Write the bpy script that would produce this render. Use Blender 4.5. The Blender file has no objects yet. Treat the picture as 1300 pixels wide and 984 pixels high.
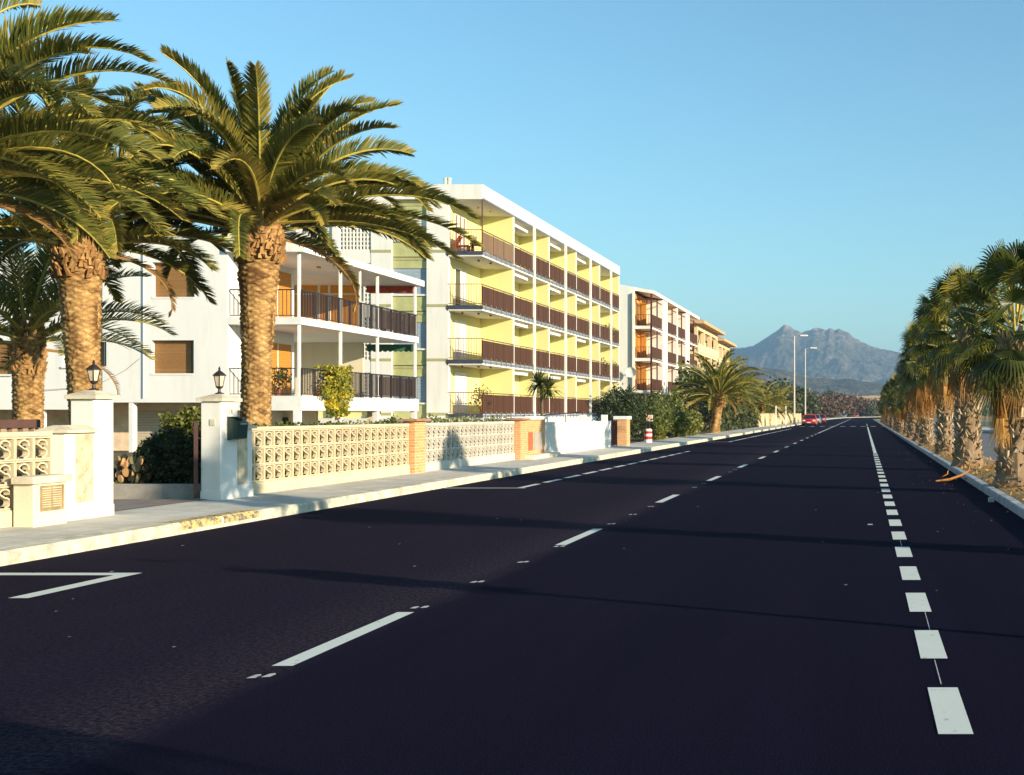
import bpy, math, random
from mathutils import Vector, Matrix, noise
R = random.Random(7)
PI = math.pi
sc = bpy.context.scene
C = sc.collection
F = 1500.0; HX = 1096.5; HY = 525.0; HC = 1.55   # focal length in photo pixels, vanishing point, eye height

def P(px, py, Y):
    return ((px-HX)*Y/F, Y, HC-(py-HY)*Y/F)
def YX(px, X):
    return X*F/(px-HX)

# ------------------------------------------------------------------ materials
def newmat(name):
    m = bpy.data.materials.new(name); m.use_nodes = True
    nt = m.node_tree; b = nt.nodes['Principled BSDF']
    return m, nt, b
def N(nt, t, **k):
    n = nt.nodes.new(t)
    for a, v in k.items():
        if a.startswith('i_'): n.inputs[a[2:].replace('_', ' ')].default_value = v
        else: setattr(n, a, v)
    return n
def rgba(c): return (c[0], c[1], c[2], 1)
def ramp(nt, src, stops):
    r = N(nt, 'ShaderNodeValToRGB'); e = r.color_ramp.elements
    while len(e) < len(stops): e.new(0.5)
    for i, (p, c) in enumerate(stops): e[i].position = p; e[i].color = rgba(c)
    nt.links.new(src, r.inputs[0]); return r.outputs[0]
def mix(nt, fac, a, b, mode='MIX'):
    m = N(nt, 'ShaderNodeMix', data_type='RGBA', blend_type=mode)
    for s, v in ((m.inputs[0], fac), (m.inputs[6], a), (m.inputs[7], b)):
        if hasattr(v, 'is_output'): nt.links.new(v, s)
        elif isinstance(v, (int, float)): s.default_value = v
        else: s.default_value = rgba(v)
    return m.outputs[2]
def coords(nt, scale=(1, 1, 1)):
    g = N(nt, 'ShaderNodeNewGeometry'); mp = N(nt, 'ShaderNodeMapping')
    mp.inputs['Scale'].default_value = scale
    nt.links.new(g.outputs['Position'], mp.inputs[0]); return mp.outputs[0]
def ocoords(nt, scale=(1, 1, 1)):
    g = N(nt, 'ShaderNodeTexCoord'); mp = N(nt, 'ShaderNodeMapping')
    mp.inputs['Scale'].default_value = scale
    nt.links.new(g.outputs['Object'], mp.inputs[0]); return mp.outputs[0]
def noi(nt, vec, scale, detail=4, rough=.55):
    n = N(nt, 'ShaderNodeTexNoise', i_Scale=scale, i_Detail=detail, i_Roughness=rough)
    nt.links.new(vec, n.inputs['Vector']); return n.outputs['Fac']
def bump(nt, b, h, strength=.3, dist=.02):
    n = N(nt, 'ShaderNodeBump', i_Strength=strength, i_Distance=dist)
    nt.links.new(h, n.inputs['Height']); nt.links.new(n.outputs[0], b.inputs['Normal'])

def M_plain(name, col, rough=.7, var=.12, scale=3, bscale=60, bstr=.15, metal=0, streak=False, spec=.4):
    m, nt, b = newmat(name)
    v = ocoords(nt, (1, 1, .25) if streak else (1, 1, 1))
    f = noi(nt, v, scale, 5, .65)
    lo = [c*(1-var*1.6) for c in col]; hi = [min(1, c*(1+var*.6)) for c in col]
    c = ramp(nt, f, [(.3, lo), (.6, hi)])
    nt.links.new(c, b.inputs['Base Color'])
    b.inputs['Roughness'].default_value = rough; b.inputs['Metallic'].default_value = metal
    b.inputs['Specular IOR Level'].default_value = spec
    if bstr:
        bump(nt, b, noi(nt, ocoords(nt), bscale, 3), bstr, .01)
    return m
def M_stucco(name, col, stain=(.45, .40, .33), amt=.35):
    m, nt, b = newmat(name)
    s = noi(nt, ocoords(nt, (1.2, 1.2, .16)), 2.2, 6, .6)
    f = ramp(nt, s, [(.5, (0, 0, 0)), (.78, (1, 1, 1))])
    big = noi(nt, ocoords(nt), .7, 4)
    base = mix(nt, big, [c*.93 for c in col], [min(1, c*1.03) for c in col])
    mm = N(nt, 'ShaderNodeMath', operation='MULTIPLY', i_Value=0); nt.links.new(f, mm.inputs[0]); mm.inputs[1].default_value = amt
    nt.links.new(mix(nt, mm.outputs[0], base, stain), b.inputs['Base Color'])
    b.inputs['Roughness'].default_value = .85; b.inputs['Specular IOR Level'].default_value = .25
    bump(nt, b, noi(nt, ocoords(nt), 45, 4), .25, .012)
    return m
def M_leaf(name, a, b_, c_, trans=.25, rough=.5, spec=.4):
    m, nt, b = newmat(name)
    at = N(nt, 'ShaderNodeAttribute', attribute_name='v')
    col = ramp(nt, at.outputs['Fac'], [(0, a), (.55, b_), (1, c_)])
    nt.links.new(col, b.inputs['Base Color'])
    b.inputs['Roughness'].default_value = rough; b.inputs['Specular IOR Level'].default_value = spec
    out = nt.nodes['Material Output']
    tr = N(nt, 'ShaderNodeBsdfTranslucent'); nt.links.new(col, tr.inputs[0])
    ms = N(nt, 'ShaderNodeMixShader'); ms.inputs[0].default_value = trans
    nt.links.new(b.outputs[0], ms.inputs[1]); nt.links.new(tr.outputs[0], ms.inputs[2]); nt.links.new(ms.outputs[0], out.inputs[0])
    return m
def M_attr(name, a, b_, c_, rough=.85, nscale=20, bstr=.4):
    m, nt, b = newmat(name)
    at = N(nt, 'ShaderNodeAttribute', attribute_name='v')
    col = ramp(nt, at.outputs['Fac'], [(0, a), (.5, b_), (1, c_)])
    n = noi(nt, ocoords(nt, (1, 1, .5)), nscale, 5, .7)
    col = mix(nt, .55, col, ramp(nt, n, [(.3, (.45, .4, .36)), (.65, (1, 1, 1))]), 'MULTIPLY')
    nt.links.new(col, b.inputs['Base Color']); b.inputs['Roughness'].default_value = rough
    b.inputs['Specular IOR Level'].default_value = .2
    bump(nt, b, noi(nt, ocoords(nt), 50, 4), bstr, .01)
    return m
def M_brick(name, c1, c2, mortar, bw=.24, bh=.065):
    m, nt, b = newmat(name)
    g = N(nt, 'ShaderNodeNewGeometry'); sx = N(nt, 'ShaderNodeSeparateXYZ'); nt.links.new(g.outputs['Position'], sx.inputs[0])
    ad = N(nt, 'ShaderNodeMath', operation='ADD'); nt.links.new(sx.outputs[0], ad.inputs[0]); nt.links.new(sx.outputs[1], ad.inputs[1])
    cb = N(nt, 'ShaderNodeCombineXYZ'); nt.links.new(ad.outputs[0], cb.inputs[0]); nt.links.new(sx.outputs[2], cb.inputs[1])
    br = N(nt, 'ShaderNodeTexBrick', i_Scale=1, i_Mortar_Size=.008)
    br.inputs['Brick Width'].default_value = bw; br.inputs['Row Height'].default_value = bh
    br.inputs['Color1'].default_value = rgba(c1); br.inputs['Color2'].default_value = rgba(c2); br.inputs['Mortar'].default_value = rgba(mortar)
    nt.links.new(cb.outputs[0], br.inputs[0])
    n = noi(nt, coords(nt), 6, 4)
    nt.links.new(mix(nt, .35, br.outputs[0], ramp(nt, n, [(.3, (.6, .6, .6)), (.7, (1, 1, 1))]), 'MULTIPLY'), b.inputs['Base Color'])
    b.inputs['Roughness'].default_value = .9
    bump(nt, b, br.outputs[1], -.4, .01)
    return m
def M_slats(name, c1, c2, period, axis=1, rough=.7, gap=.12):
    """vertical/horizontal boards: axis 1 = boards repeat along Y, 2 = along Z, 0 = along X"""
    m, nt, b = newmat(name)
    g = N(nt, 'ShaderNodeNewGeometry'); sx = N(nt, 'ShaderNodeSeparateXYZ'); nt.links.new(g.outputs['Position'], sx.inputs[0])
    d = N(nt, 'ShaderNodeMath', operation='DIVIDE'); nt.links.new(sx.outputs[axis], d.inputs[0]); d.inputs[1].default_value = period
    fr = N(nt, 'ShaderNodeMath', operation='FRACT'); nt.links.new(d.outputs[0], fr.inputs[0])
    fl = N(nt, 'ShaderNodeMath', operation='FLOOR'); nt.links.new(d.outputs[0], fl.inputs[0])
    wn = N(nt, 'ShaderNodeTexWhiteNoise', noise_dimensions='1D'); nt.links.new(fl.outputs[0], wn.inputs['W'])
    col = mix(nt, wn.outputs[0], c1, c2)
    lt = N(nt, 'ShaderNodeMath', operation='LESS_THAN'); nt.links.new(fr.outputs[0], lt.inputs[0]); lt.inputs[1].default_value = gap
    col = mix(nt, lt.outputs[0], col, [c*.35 for c in c1])
    n = noi(nt, coords(nt), 12, 4)
    col = mix(nt, .3, col, ramp(nt, n, [(.3, (.55, .55, .55)), (.7, (1, 1, 1))]), 'MULTIPLY')
    nt.links.new(col, b.inputs['Base Color']); b.inputs['Roughness'].default_value = rough
    b.inputs['Specular IOR Level'].default_value = .3
    bump(nt, b, fr.outputs[0], .4, .01)
    return m
def M_asphalt(name, col, tint, dust):
    m, nt, b = newmat(name)
    v = coords(nt)
    sp = noi(nt, v, 95, 3, .85)
    c = ramp(nt, sp, [(.34, [x*.25 for x in col]), (.50, col), (.62, [x*1.2 for x in tint]), (.72, dust)])
    lane = noi(nt, coords(nt, (1.3, .06, 1)), 1.4, 7, .72)
    c = mix(nt, .6, c, ramp(nt, lane, [(.35, (.62, .62, .66)), (.65, (1.15, 1.08, 1.05))]), 'MULTIPLY')
    # paler dusty seam between the two paved strips, and dustier left lanes
    sx = N(nt, 'ShaderNodeSeparateXYZ'); nt.links.new(v, sx.inputs[0])
    wob = N(nt, 'ShaderNodeMath', operation='MULTIPLY_ADD'); nt.links.new(noi(nt, v, .8, 4), wob.inputs[0]); wob.inputs[1].default_value = .35
    nt.links.new(sx.outputs[0], wob.inputs[2])
    seam = ramp(nt, N_map(nt, wob.outputs[0], -9, -3.2), [(.0, (.55, .55, .55)), (.2, (.3, .3, .3)), (.80, (.42, .42, .42)), (.945, (1, 1, 1)), (.975, (.5, .5, .5)), (1., (0, 0, 0))])
    sp2 = ramp(nt, noi(nt, v, 30, 3, .9), [(.42, (0, 0, 0)), (.66, (1, 1, 1))])
    f = mix(nt, 1, seam, sp2, 'MULTIPLY')
    c = mix(nt, f, c, dust)
    nt.links.new(c, b.inputs['Base Color'])
    b.inputs['Roughness'].default_value = .95; b.inputs['Specular IOR Level'].default_value = .03
    bump(nt, b, sp, .45, .012)
    return m
def N_map(nt, s, a, b_):
    n = N(nt, 'ShaderNodeMapRange'); nt.links.new(s, n.inputs[0]); n.inputs[1].default_value = a; n.inputs[2].default_value = b_
    return n.outputs[0]
def M_paint(name, col, wear=.45):
    m, nt, b = newmat(name)
    v = coords(nt)
    w = ramp(nt, noi(nt, v, 14, 6, .75), [(wear-.12, (0, 0, 0)), (wear, (1, 1, 1))])
    base = mix(nt, noi(nt, v, 3, 3), [c*.88 for c in col], col)
    nt.links.new(mix(nt, w, (.12, .11, .12), base), b.inputs['Base Color']); b.inputs['Roughness'].default_value = .7
    bump(nt, b, noi(nt, v, 90, 2), .2, .004)
    return m
def M_pave(name, col):
    m, nt, b = newmat(name)
    v = coords(nt)
    br = N(nt, 'ShaderNodeTexBrick', i_Scale=1, i_Mortar_Size=.006, offset=0)
    br.inputs['Brick Width'].default_value = .4; br.inputs['Row Height'].default_value = .4
    br.inputs['Color1'].default_value = rgba(col); br.inputs['Color2'].default_value = rgba([c*.86 for c in col]); br.inputs['Mortar'].default_value = rgba([c*.55 for c in col])
    nt.links.new(v, br.inputs[0])
    n = noi(nt, v, 1.3, 5, .7)
    c = mix(nt, .6, br.outputs[0], ramp(nt, n, [(.35, (.72, .69, .64)), (.62, (1, 1, 1))]), 'MULTIPLY')
    sp = noi(nt, v, 50, 2)
    c = mix(nt, .35, c, ramp(nt, sp, [(.35, (.6, .58, .55)), (.6, (1, 1, 1))]), 'MULTIPLY')
    nt.links.new(c, b.inputs['Base Color']); b.inputs['Roughness'].default_value = .9
    bump(nt, b, br.outputs[1], -.3, .006)
    return m
def M_soil(name, a, b_, c_):
    m, nt, b = newmat(name)
    v = coords(nt)
    f = noi(nt, v, 2.5, 6, .75)
    c = ramp(nt, f, [(.3, a), (.5, b_), (.7, c_)])
    sp = noi(nt, v, 28, 5, .8)
    c = mix(nt, .7, c, ramp(nt, sp, [(.3, (.35, .32, .3)), (.62, (1.1, 1.1, 1.1))]), 'MULTIPLY')
    nt.links.new(c, b.inputs['Base Color']); b.inputs['Roughness'].default_value = .95
    bump(nt, b, sp, .8, .05)
    return m
def M_tiles(name, c1, c2):
    m, nt, b = newmat(name)
    w = N(nt, 'ShaderNodeTexWave', i_Scale=2.2, i_Distortion=.3); nt.links.new(coords(nt, (0, 1, 0)), w.inputs[0]); w.bands_direction = 'Y'
    n = noi(nt, coords(nt), 3, 4)
    nt.links.new(mix(nt, n, c1, c2), b.inputs['Base Color']); b.inputs['Roughness'].default_value = .85
    bump(nt, b, w.outputs['Fac'], .5, .06)
    return m
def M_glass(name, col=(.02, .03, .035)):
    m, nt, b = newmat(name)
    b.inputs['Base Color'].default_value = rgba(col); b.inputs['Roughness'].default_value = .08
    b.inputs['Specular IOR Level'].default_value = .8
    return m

white = M_stucco('white_stucco', (.74, .73, .69), (.48, .45, .40), .38)
white_clean = M_plain('white_paint', (.74, .73, .69), .6, .06, 2, 40, .08)
wallgrey = M_stucco('pale_wall', (.75, .75, .73), (.50, .49, .46), .35)
soffit = M_plain('ceiling_paint', (.70, .68, .62), .8, .08)
yellow = M_stucco('yellow_stucco', (.71, .66, .32), (.58, .52, .28), .2)
green_panel = M_plain('olive_panel', (.42, .43, .20), .7, .08)
olive = M_plain('olive_band', (.38, .36, .17), .7, .1)
blind = M_slats('grey_blind', (.33, .42, .50), (.36, .45, .54), .08, 2, .6, .15)
woodblind = M_slats('brown_roller_blind', (.30, .15, .05), (.34, .18, .07), .05, 2, .6, .2)
shutter = M_slats('orange_shutter', (.62, .26, .04), (.58, .24, .04), .07, 2, .55, .15)
orange_pl = M_plain('orange_cloth', (.72, .30, .02), .6, .05)
orange_wall = M_stucco('apricot_stucco', (.70, .33, .09), (.6, .4, .2), .15)
brown_rail = M_slats('brown_screen', (.070, .028, .014), (.105, .045, .022), .11, 1, .65, .16)
tan_rail = M_slats('faded_screen', (.19, .12, .07), (.24, .15, .09), .11, 1, .7, .16)
brown_metal = M_plain('brown_metal', (.085, .025, .02), .5, .2)
dark_metal = M_plain('black_iron', (.03, .022, .025), .45, .2, 20)
steel_dark = M_plain('dark_slab_edge', (.05, .055, .08), .6, .2)
steel_blue = M_plain('blue_grey_edge', (.16, .19, .26), .6, .2)
blockm = M_stucco('cream_block', (.62, .53, .36), (.34, .24, .14), .5)
blockw = M_stucco('pale_block', (.60, .56, .48), (.34, .28, .20), .6)
cream = M_stucco('cream_render', (.68, .62, .47), (.5, .42, .28), .35)
capm = M_plain('cap_stone', (.62, .55, .42), .8, .2, 5)
stonep = M_plain('travertine', (.60, .48, .32), .7, .3, 7, 30, .3)
brick = M_brick('orange_brick', (.62, .27, .09), (.70, .36, .14), (.62, .48, .32))
asphalt = M_asphalt('fresh_asphalt', (.0058, .0046, .0165), (.0125, .0094, .0265), (.060, .045, .055))
asphalt2 = M_plain('old_asphalt', (.15, .145, .15), .9, .15, 1.5, 60, .3)
paint = M_paint('road_paint', (.66, .68, .60), .40)
paint_old = M_paint('faded_road_paint', (.55, .54, .50), .47)
pave = M_pave('concrete_paving', (.62, .60, .54))
kerbm = M_plain('kerb_stone', (.60, .55, .43), .85, .3, 4, 50, .3)
kerbg = M_plain('grey_kerb_stone', (.34, .35, .36), .85, .25, 4, 50, .3)
yellowp = M_paint('yellow_kerb_paint', (.64, .49, .18), .54)
soil = M_soil('dry_soil', (.20, .13, .05), (.36, .24, .09), (.46, .33, .14))
ground = M_soil('garden_soil', (.10, .08, .05), (.14, .11, .07), (.18, .15, .09))
field = M_soil('coastal_plain', (.16, .13, .08), (.22, .18, .10), (.16, .15, .07))
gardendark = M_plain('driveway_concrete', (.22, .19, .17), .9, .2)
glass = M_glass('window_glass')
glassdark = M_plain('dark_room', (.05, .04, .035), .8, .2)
tanroof = M_tiles('tan_roof_tiles', (.62, .40, .20), (.52, .33, .17))
creamwall4 = M_stucco('sand_stucco', (.72, .58, .36), (.5, .4, .25), .2)
doorw = M_plain('white_door', (.72, .72, .68), .5, .05)
curtain = M_plain('net_curtain', (.50, .50, .47), .8, .15, 10)
leaf_can = M_leaf('date_palm_leaflets', (.045, .064, .015), (.145, .155, .030), (.38, .28, .055), .28, .45, .35)
rachis = M_plain('palm_rachis', (.42, .34, .07), .45, .2, 6)
dead_can = M_leaf('dead_palm_leaflets', (.22, .12, .04), (.32, .19, .07), (.42, .27, .11), .1, .7, .2)
leaf_fan = M_leaf('fan_palm_leaf', (.028, .052, .014), (.095, .115, .022), (.50, .38, .04), .48, .4, .5)
dead_fan = M_leaf('dead_fan_leaf', (.18, .075, .018), (.38, .17, .04), (.58, .33, .09), .15, .7, .25)
bark_can = M_attr('date_palm_bark', (.13, .065, .025), (.42, .255, .10), (.66, .46, .21))
boots_can = M_attr('date_palm_leaf_bases', (.18, .085, .035), (.38, .21, .08), (.56, .36, .15))
bark_fan = M_attr('fan_palm_boots', (.14, .08, .045), (.40, .29, .18), (.66, .54, .37))
leaf_hedge = M_leaf('hedge_leaf', (.035, .055, .012), (.08, .10, .018), (.20, .20, .03), .25)
leaf_dark = M_leaf('dark_needles', (.016, .026, .010), (.035, .050, .016), (.08, .09, .03), .15)
leaf_yel = M_leaf('yellow_flower_bush', (.12, .15, .02), (.36, .33, .03), (.75, .55, .03), .3)
leaf_oleander = M_leaf('flowering_hedge', (.06, .09, .02), (.16, .17, .04), (.72, .66, .46), .25)
leaf_red = M_leaf('reddish_twigs', (.09, .05, .035), (.15, .085, .05), (.16, .13, .055), .15)
leaf_field = M_leaf('far_tree_leaf', (.04, .055, .02), (.07, .085, .03), (.12, .12, .05), .15)
wood = M_plain('grey_brown_bark', (.13, .09, .06), .9, .3, 12, 60, .5)
ironred = M_plain('rust_red_gate', (.045, .014, .012), .5, .2)
lampglass = M_plain('frosted_lamp_glass', (.60, .50, .38), .25, .1, 8, 40, 0)
mailgreen = M_plain('dark_green_enamel', (.008, .035, .028), .3, .1, 5, 30, 0, spec=.6)
galv = M_plain('galvanised_steel', (.48, .46, .42), .45, .1, 5, 30, 0, .3)
redp = M_plain('red_enamel', (.55, .02, .015), .3, .05, 5, 30, 0, spec=.6)
whitep = M_plain('white_enamel', (.75, .74, .70), .35, .05, 5, 30, 0)
bluep = M_plain('blue_grey_enamel', (.12, .22, .30), .3, .05, 5, 30, 0)
tyre = M_plain('tyre_rubber', (.02, .02, .02), .8, .1)
carglass = M_glass('car_glass', (.015, .02, .03))
redsofa = M_plain('red_chair', (.35, .07, .02), .7, .1)
signcol = M_plain('pale_orange_sign', (.75, .45, .28), .5, .08)
greenaw = M_plain('green_awning', (.03, .12, .08), .8, .1)
bluecloth = M_plain('blue_cloth', (.20, .42, .62), .8, .1)
potm = M_plain('terracotta', (.45, .17, .07), .8, .15)

# ------------------------------------------------------------------ mesh building
class MB:
    def __init__(s): s.v = []; s.f = []; s.m = []; s.c = []
    def face(s, pts, m=0, c=.5):
        i = len(s.v); s.v.extend([tuple(p) for p in pts]); s.f.append(tuple(range(i, i+len(pts)))); s.m.append(m); s.c.append(c)
    def box(s, x0, x1, y0, y1, z0, z1, m=0, c=.5):
        if x0 > x1: x0, x1 = x1, x0
        if y0 > y1: y0, y1 = y1, y0
        if z0 > z1: z0, z1 = z1, z0
        i = len(s.v)
        s.v.extend([(x0, y0, z0), (x1, y0, z0), (x1, y1, z0), (x0, y1, z0), (x0, y0, z1), (x1, y0, z1), (x1, y1, z1), (x0, y1, z1)])
        for q in ((0, 3, 2, 1), (4, 5, 6, 7), (0, 1, 5, 4), (1, 2, 6, 5), (2, 3, 7, 6), (3, 0, 4, 7)):
            s.f.append(tuple(i+k for k in q)); s.m.append(m); s.c.append(c)
    def bevbox(s, x0, x1, y0, y1, z0, z1, b=.015, m=0, c=.5):
        """box with chamfered vertical and top edges"""
        if x0 > x1: x0, x1 = x1, x0
        rings = []
        def ring(o, z):
            return [(x0+o+b, y0+o, z), (x1-o-b, y0+o, z), (x1-o, y0+o+b, z), (x1-o, y1-o-b, z), (x1-o-b, y1-o, z), (x0+o+b, y1-o, z), (x0+o, y1-o-b, z), (x0+o, y0+o+b, z)]
        s.loft([ring(0, z0), ring(0, z1-b), ring(b, z1)], True, True, m, c)
    def loft(s, rings, cap0=True, cap1=True, m=0, c=.5, closed=True):
        i = len(s.v); n = len(rings[0])
        for r in rings: s.v.extend([tuple(p) for p in r])
        for k in range(len(rings)-1):
            for j in range(n if closed else n-1):
                a = i+k*n+j; b = i+k*n+(j+1) % n
                s.f.append((a, b, b+n, a+n)); s.m.append(m); s.c.append(c)
        if cap0: s.f.append(tuple(i+j for j in reversed(range(n)))); s.m.append(m); s.c.append(c)
        if cap1: s.f.append(tuple(i+(len(rings)-1)*n+j for j in range(n))); s.m.append(m); s.c.append(c)
    def lathe(s, cx, cy, prof, n=12, m=0, c=.5):
        s.loft([[(cx+r*math.cos(2*PI*j/n), cy+r*math.sin(2*PI*j/n), z) for j in range(n)] for r, z in prof], True, True, m, c)
    def tube(s, pts, rads, n=6, m=0, c=.5):
        rings = []
        pts = [Vector(p) for p in pts]
        for k, p in enumerate(pts):
            d = (pts[min(k+1, len(pts)-1)]-pts[max(k-1, 0)]).normalized()
            u = d.cross(Vector((0, 0, 1)))
            if u.length < .1: u = d.cross(Vector((0, 1, 0)))
            u.normalize(); w = u.cross(d)
            r = rads[k] if hasattr(rads, '__len__') else rads
            rings.append([p+u*r*math.cos(2*PI*j/n)+w*r*math.sin(2*PI*j/n) for j in range(n)])
        s.loft(rings, True, True, m, c)
    def build(s, name, mats, parent=None, smooth=False, world=True):
        me = bpy.data.meshes.new(name)
        off = Vector((0, 0, 0))
        if parent is not None and world:
            p = parent
            while p: off += p.location; p = p.parent
        vs = [(a-off.x, b-off.y, c-off.z) for a, b, c in s.v] if off.length else s.v
        me.from_pydata(vs, [], s.f)
        if not isinstance(mats, (list, tuple)): mats = [mats]
        for m in mats: me.materials.append(m)
        me.polygons.foreach_set('material_index', s.m)
        a = me.attributes.new('v', 'FLOAT', 'FACE'); a.data.foreach_set('value', s.c)
        if smooth: me.polygons.foreach_set('use_smooth', [True]*len(s.f))
        me.update()
        o = bpy.data.objects.new(name, me); C.objects.link(o)
        if parent is not None: o.parent = parent
        return o
def one(name, mat, parent, fn):
    b = MB(); fn(b); return b.build(name, mat, parent)
def boxp(name, mat, parent, *a):
    b = MB(); b.box(*a); return b.build(name, mat, parent)
def tag(o, label, cat, group=None, kind=None):
    if label: o['label'] = label
    if cat: o['category'] = cat
    if group: o['group'] = group
    if kind: o['kind'] = kind
    return o
def thing(name, label, cat, loc=(0, 0, 0), group=None):
    o = bpy.data.objects.new(name, None); C.objects.link(o); o.location = loc; o.empty_display_size = .2
    return tag(o, label, cat, group)
def struct(name, b, mat, smooth=False):
    o = b.build(name, mat, None, smooth); o['kind'] = 'structure'; return o
def copy_tree(o, parent=None):
    c = o.copy(); C.objects.link(c); c.parent = parent
    for ch in [x for x in bpy.data.objects if x.parent == o]: copy_tree(ch, c)
    return c

# ------------------------------------------------------------------ ground, roads, kerbs
XK = -8.75; XR = 2.35; XW = -10.3
b = MB(); b.face([(-9000, -600, -.06), (9000, -600, -.06), (9000, 9000, -.06), (-9000, 9000, -.06)]); struct('ground', b, field)
def strip(name, left, right, z, mat, lo=None):
    b = MB(); n = len(left)
    i = 0
    for k in range(n-1):
        b.face([(left[k][0], left[k][1], z), (right[k][0], right[k][1], z), (right[k+1][0], right[k+1][1], z), (left[k+1][0], left[k+1][1], z)])
    if lo is not None:
        for k in range(n-1):
            for L in (left, right):
                b.face([(L[k][0], L[k][1], lo), (L[k+1][0], L[k+1][1], lo), (L[k+1][0], L[k+1][1], z), (L[k][0], L[k][1], z)])
    return struct(name, b, mat)
LE = [(XK, -40), (XK, 0), (XK, 60), (XK, 200), (-8.9, 240), (-9.2, 280), (-8.6, 340), (-6.6, 400), (-2, 460), (8, 520), (30, 580)]
RE = [(XR, -40), (XR, 0), (XR, 60), (XR, 200), (XR, 240), (XR+.3, 280), (4.2, 330), (8, 375), (14, 415), (26, 455), (50, 500)]
strip('road', LE, RE, 0, asphalt)
strip('far_pavement', [(p[0]-1.6, p[1]+(6 if p[1] > 340 else 0)) for p in LE[4:]], [(p[0]-.03, p[1]) for p in LE[4:]], .16, kerbm, -.05)
# left kerb: individual stones with joints inside one mesh
b = MB()
y = -12.0
while y < 240:
    L = 1.0
    jz = R.uniform(-.004, .004)
    z = .15+jz
    b.loft([[(XK-.30, yy, -.05), (XK, yy, -.05), (XK, yy, z-.03), (XK-.03, yy, z), (XK-.30, yy, z)] for yy in (y+.004, y+L-.004)], True, True)
    y += L
struct('kerb', b, kerbm)
b = MB()
for ya, yb_ in ((15.15, 16.1), (16.16, 17.1)):
    z = .1555
    b.face([(XK-.26, ya, z), (XK-.031, ya, z), (XK-.031, yb_, z), (XK-.26, yb_, z)])
    b.face([(XK-.031, ya, z), (XK+.003, ya, .121), (XK+.003, yb_, .121), (XK-.031, yb_, z)])
    b.face([(XK+.003, ya, .05), (XK+.003, yb_, .05), (XK+.003, yb_, .121), (XK+.003, ya, .121)])
struct('kerb_marking', b, yellowp)
b = MB()
ys = [-12, 0, 14, 30, 60, 120, 240]
for k in range(len(ys)-1):
    b.face([(XW-.3, ys[k], .20), (XK-.30, ys[k], .146), (XK-.30, ys[k+1], .146), (XW-.3, ys[k+1], .20)])
struct('pavement', b, pave)
# garden ground behind the walls
b = MB(); b.box(-70, XW-.3, -12, 240, -.05, .17); struct('garden_ground', b, ground)
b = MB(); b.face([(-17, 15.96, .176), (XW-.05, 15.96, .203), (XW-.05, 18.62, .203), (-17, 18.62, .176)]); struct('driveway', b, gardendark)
# right hand kerb and median
b = MB(); y = -12.0
while y < 300:
    jz = R.uniform(-.006, .006)
    b.loft([[(XR, yy, -.05), (XR+.15, yy, -.05), (XR+.15, yy, .135+jz), (XR+.02, yy, .135+jz), (XR, yy, .115+jz)] for yy in (y+.004, y+.996)], True, True)
    y += 1
struct('median_kerb', b, kerbg)
b = MB()
# uneven median soil
nx, ny = 8, 500
vs = []
for j in range(ny+1):
    yy = -12+j*(312/ny)
    for i in range(nx+1):
        xx = XR+.15+i*(1.35/nx)
        zz = .11+.05*noise.noise(Vector((xx*2, yy*2, 0)))+.03*noise.noise(Vector((xx*7, yy*7, 3)))+(.03 if 0 < i < nx else 0)
        vs.append((xx, yy, zz))
b.v = vs
for j in range(ny):
    for i in range(nx):
        a = j*(nx+1)+i; b.f.append((a, a+1, a+nx+2, a+nx+1)); b.m.append(0); b.c.append(.5)
struct('median_strip', b, soil, True)
b = MB(); b.box(XR+1.5, XR+1.65, -12, 300, -.05, .12); struct('median_far_kerb', b, kerbg)
b = MB(); b.face([(XR+1.65, -40, 0), (10.2, -40, 0), (10.2, 300, 0), (XR+1.65, 300, 0)]); struct('side_road', b, asphalt2)
b = MB(); b.box(10.2, 12.5, -40, 300, -.05, .14); struct('promenade', b, pave)
b = MB(); b.box(12.5, 16, -40, 120, -.05, .10); struct('lawn', b, M_soil('turf', (.03, .10, .06), (.05, .14, .08), (.08, .15, .08)))

# ---- road markings
Z1 = .004
b = MB()
def rect(b, x0, x1, y0, y1, z=Z1): b.face([(x0, y0, z), (x1, y0, z), (x1, y1, z), (x0, y1, z)])
k = 0; y = 7.24-6.65
while y < 92:
    rect(b, -3.63, -3.50, y, y+1.96); y += 6.65
rect(b, -3.63, -3.50, 92, 330)
y = 7.46-1.76*3
while y < 46:
    rect(b, .36, .53, y, y+.97); y += 1.76
rect(b, .38, .51, 46, 137); rect(b, .38, .51, 150, 158); rect(b, .38, .51, 166, 176)
# left parking bay markings
rect(b, -8.7, -7.0, 11.30, 11.47); rect(b, -7.17, -7.0, 9.9, 11.30)
rect(b, -8.7, -7.02, 24.46, 24.58)
y = 24.62
while y < 47.5:
    rect(b, -7.22, -7.08, y, y+1.35); y += 1.87
rect(b, -8.7, -7.2, 64.4, 64.6); rect(b, -7.42, -7.28, 64.6, 120)
for i in range(9):
    x = -7.7+i*1.22; rect(b, x, x+.62, 140.6, 142.6)
struct('road_markings', b, paint)
b = MB()
for yy in (6.9, 9.37, 10.8, 12.25, 13.7, 16.5, 18.05, 19.6, 24.7, 26.1, 31.2, 32.6):
    for sx in (0, .058):
        x = -3.60+sx+R.uniform(-.01, .01); y0 = yy+sx*.5
        b.face([(x, y0, Z1), (x+.048, y0+.01, Z1), (x+.05, y0+.08, Z1), (x+.03, y0+.11, Z1), (x+.005, y0+.09, Z1)])
b.face([(.05, 16.4, Z1), (.13, 16.4, Z1), (.12, 16.55, Z1), (.06, 16.55, Z1)])
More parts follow.
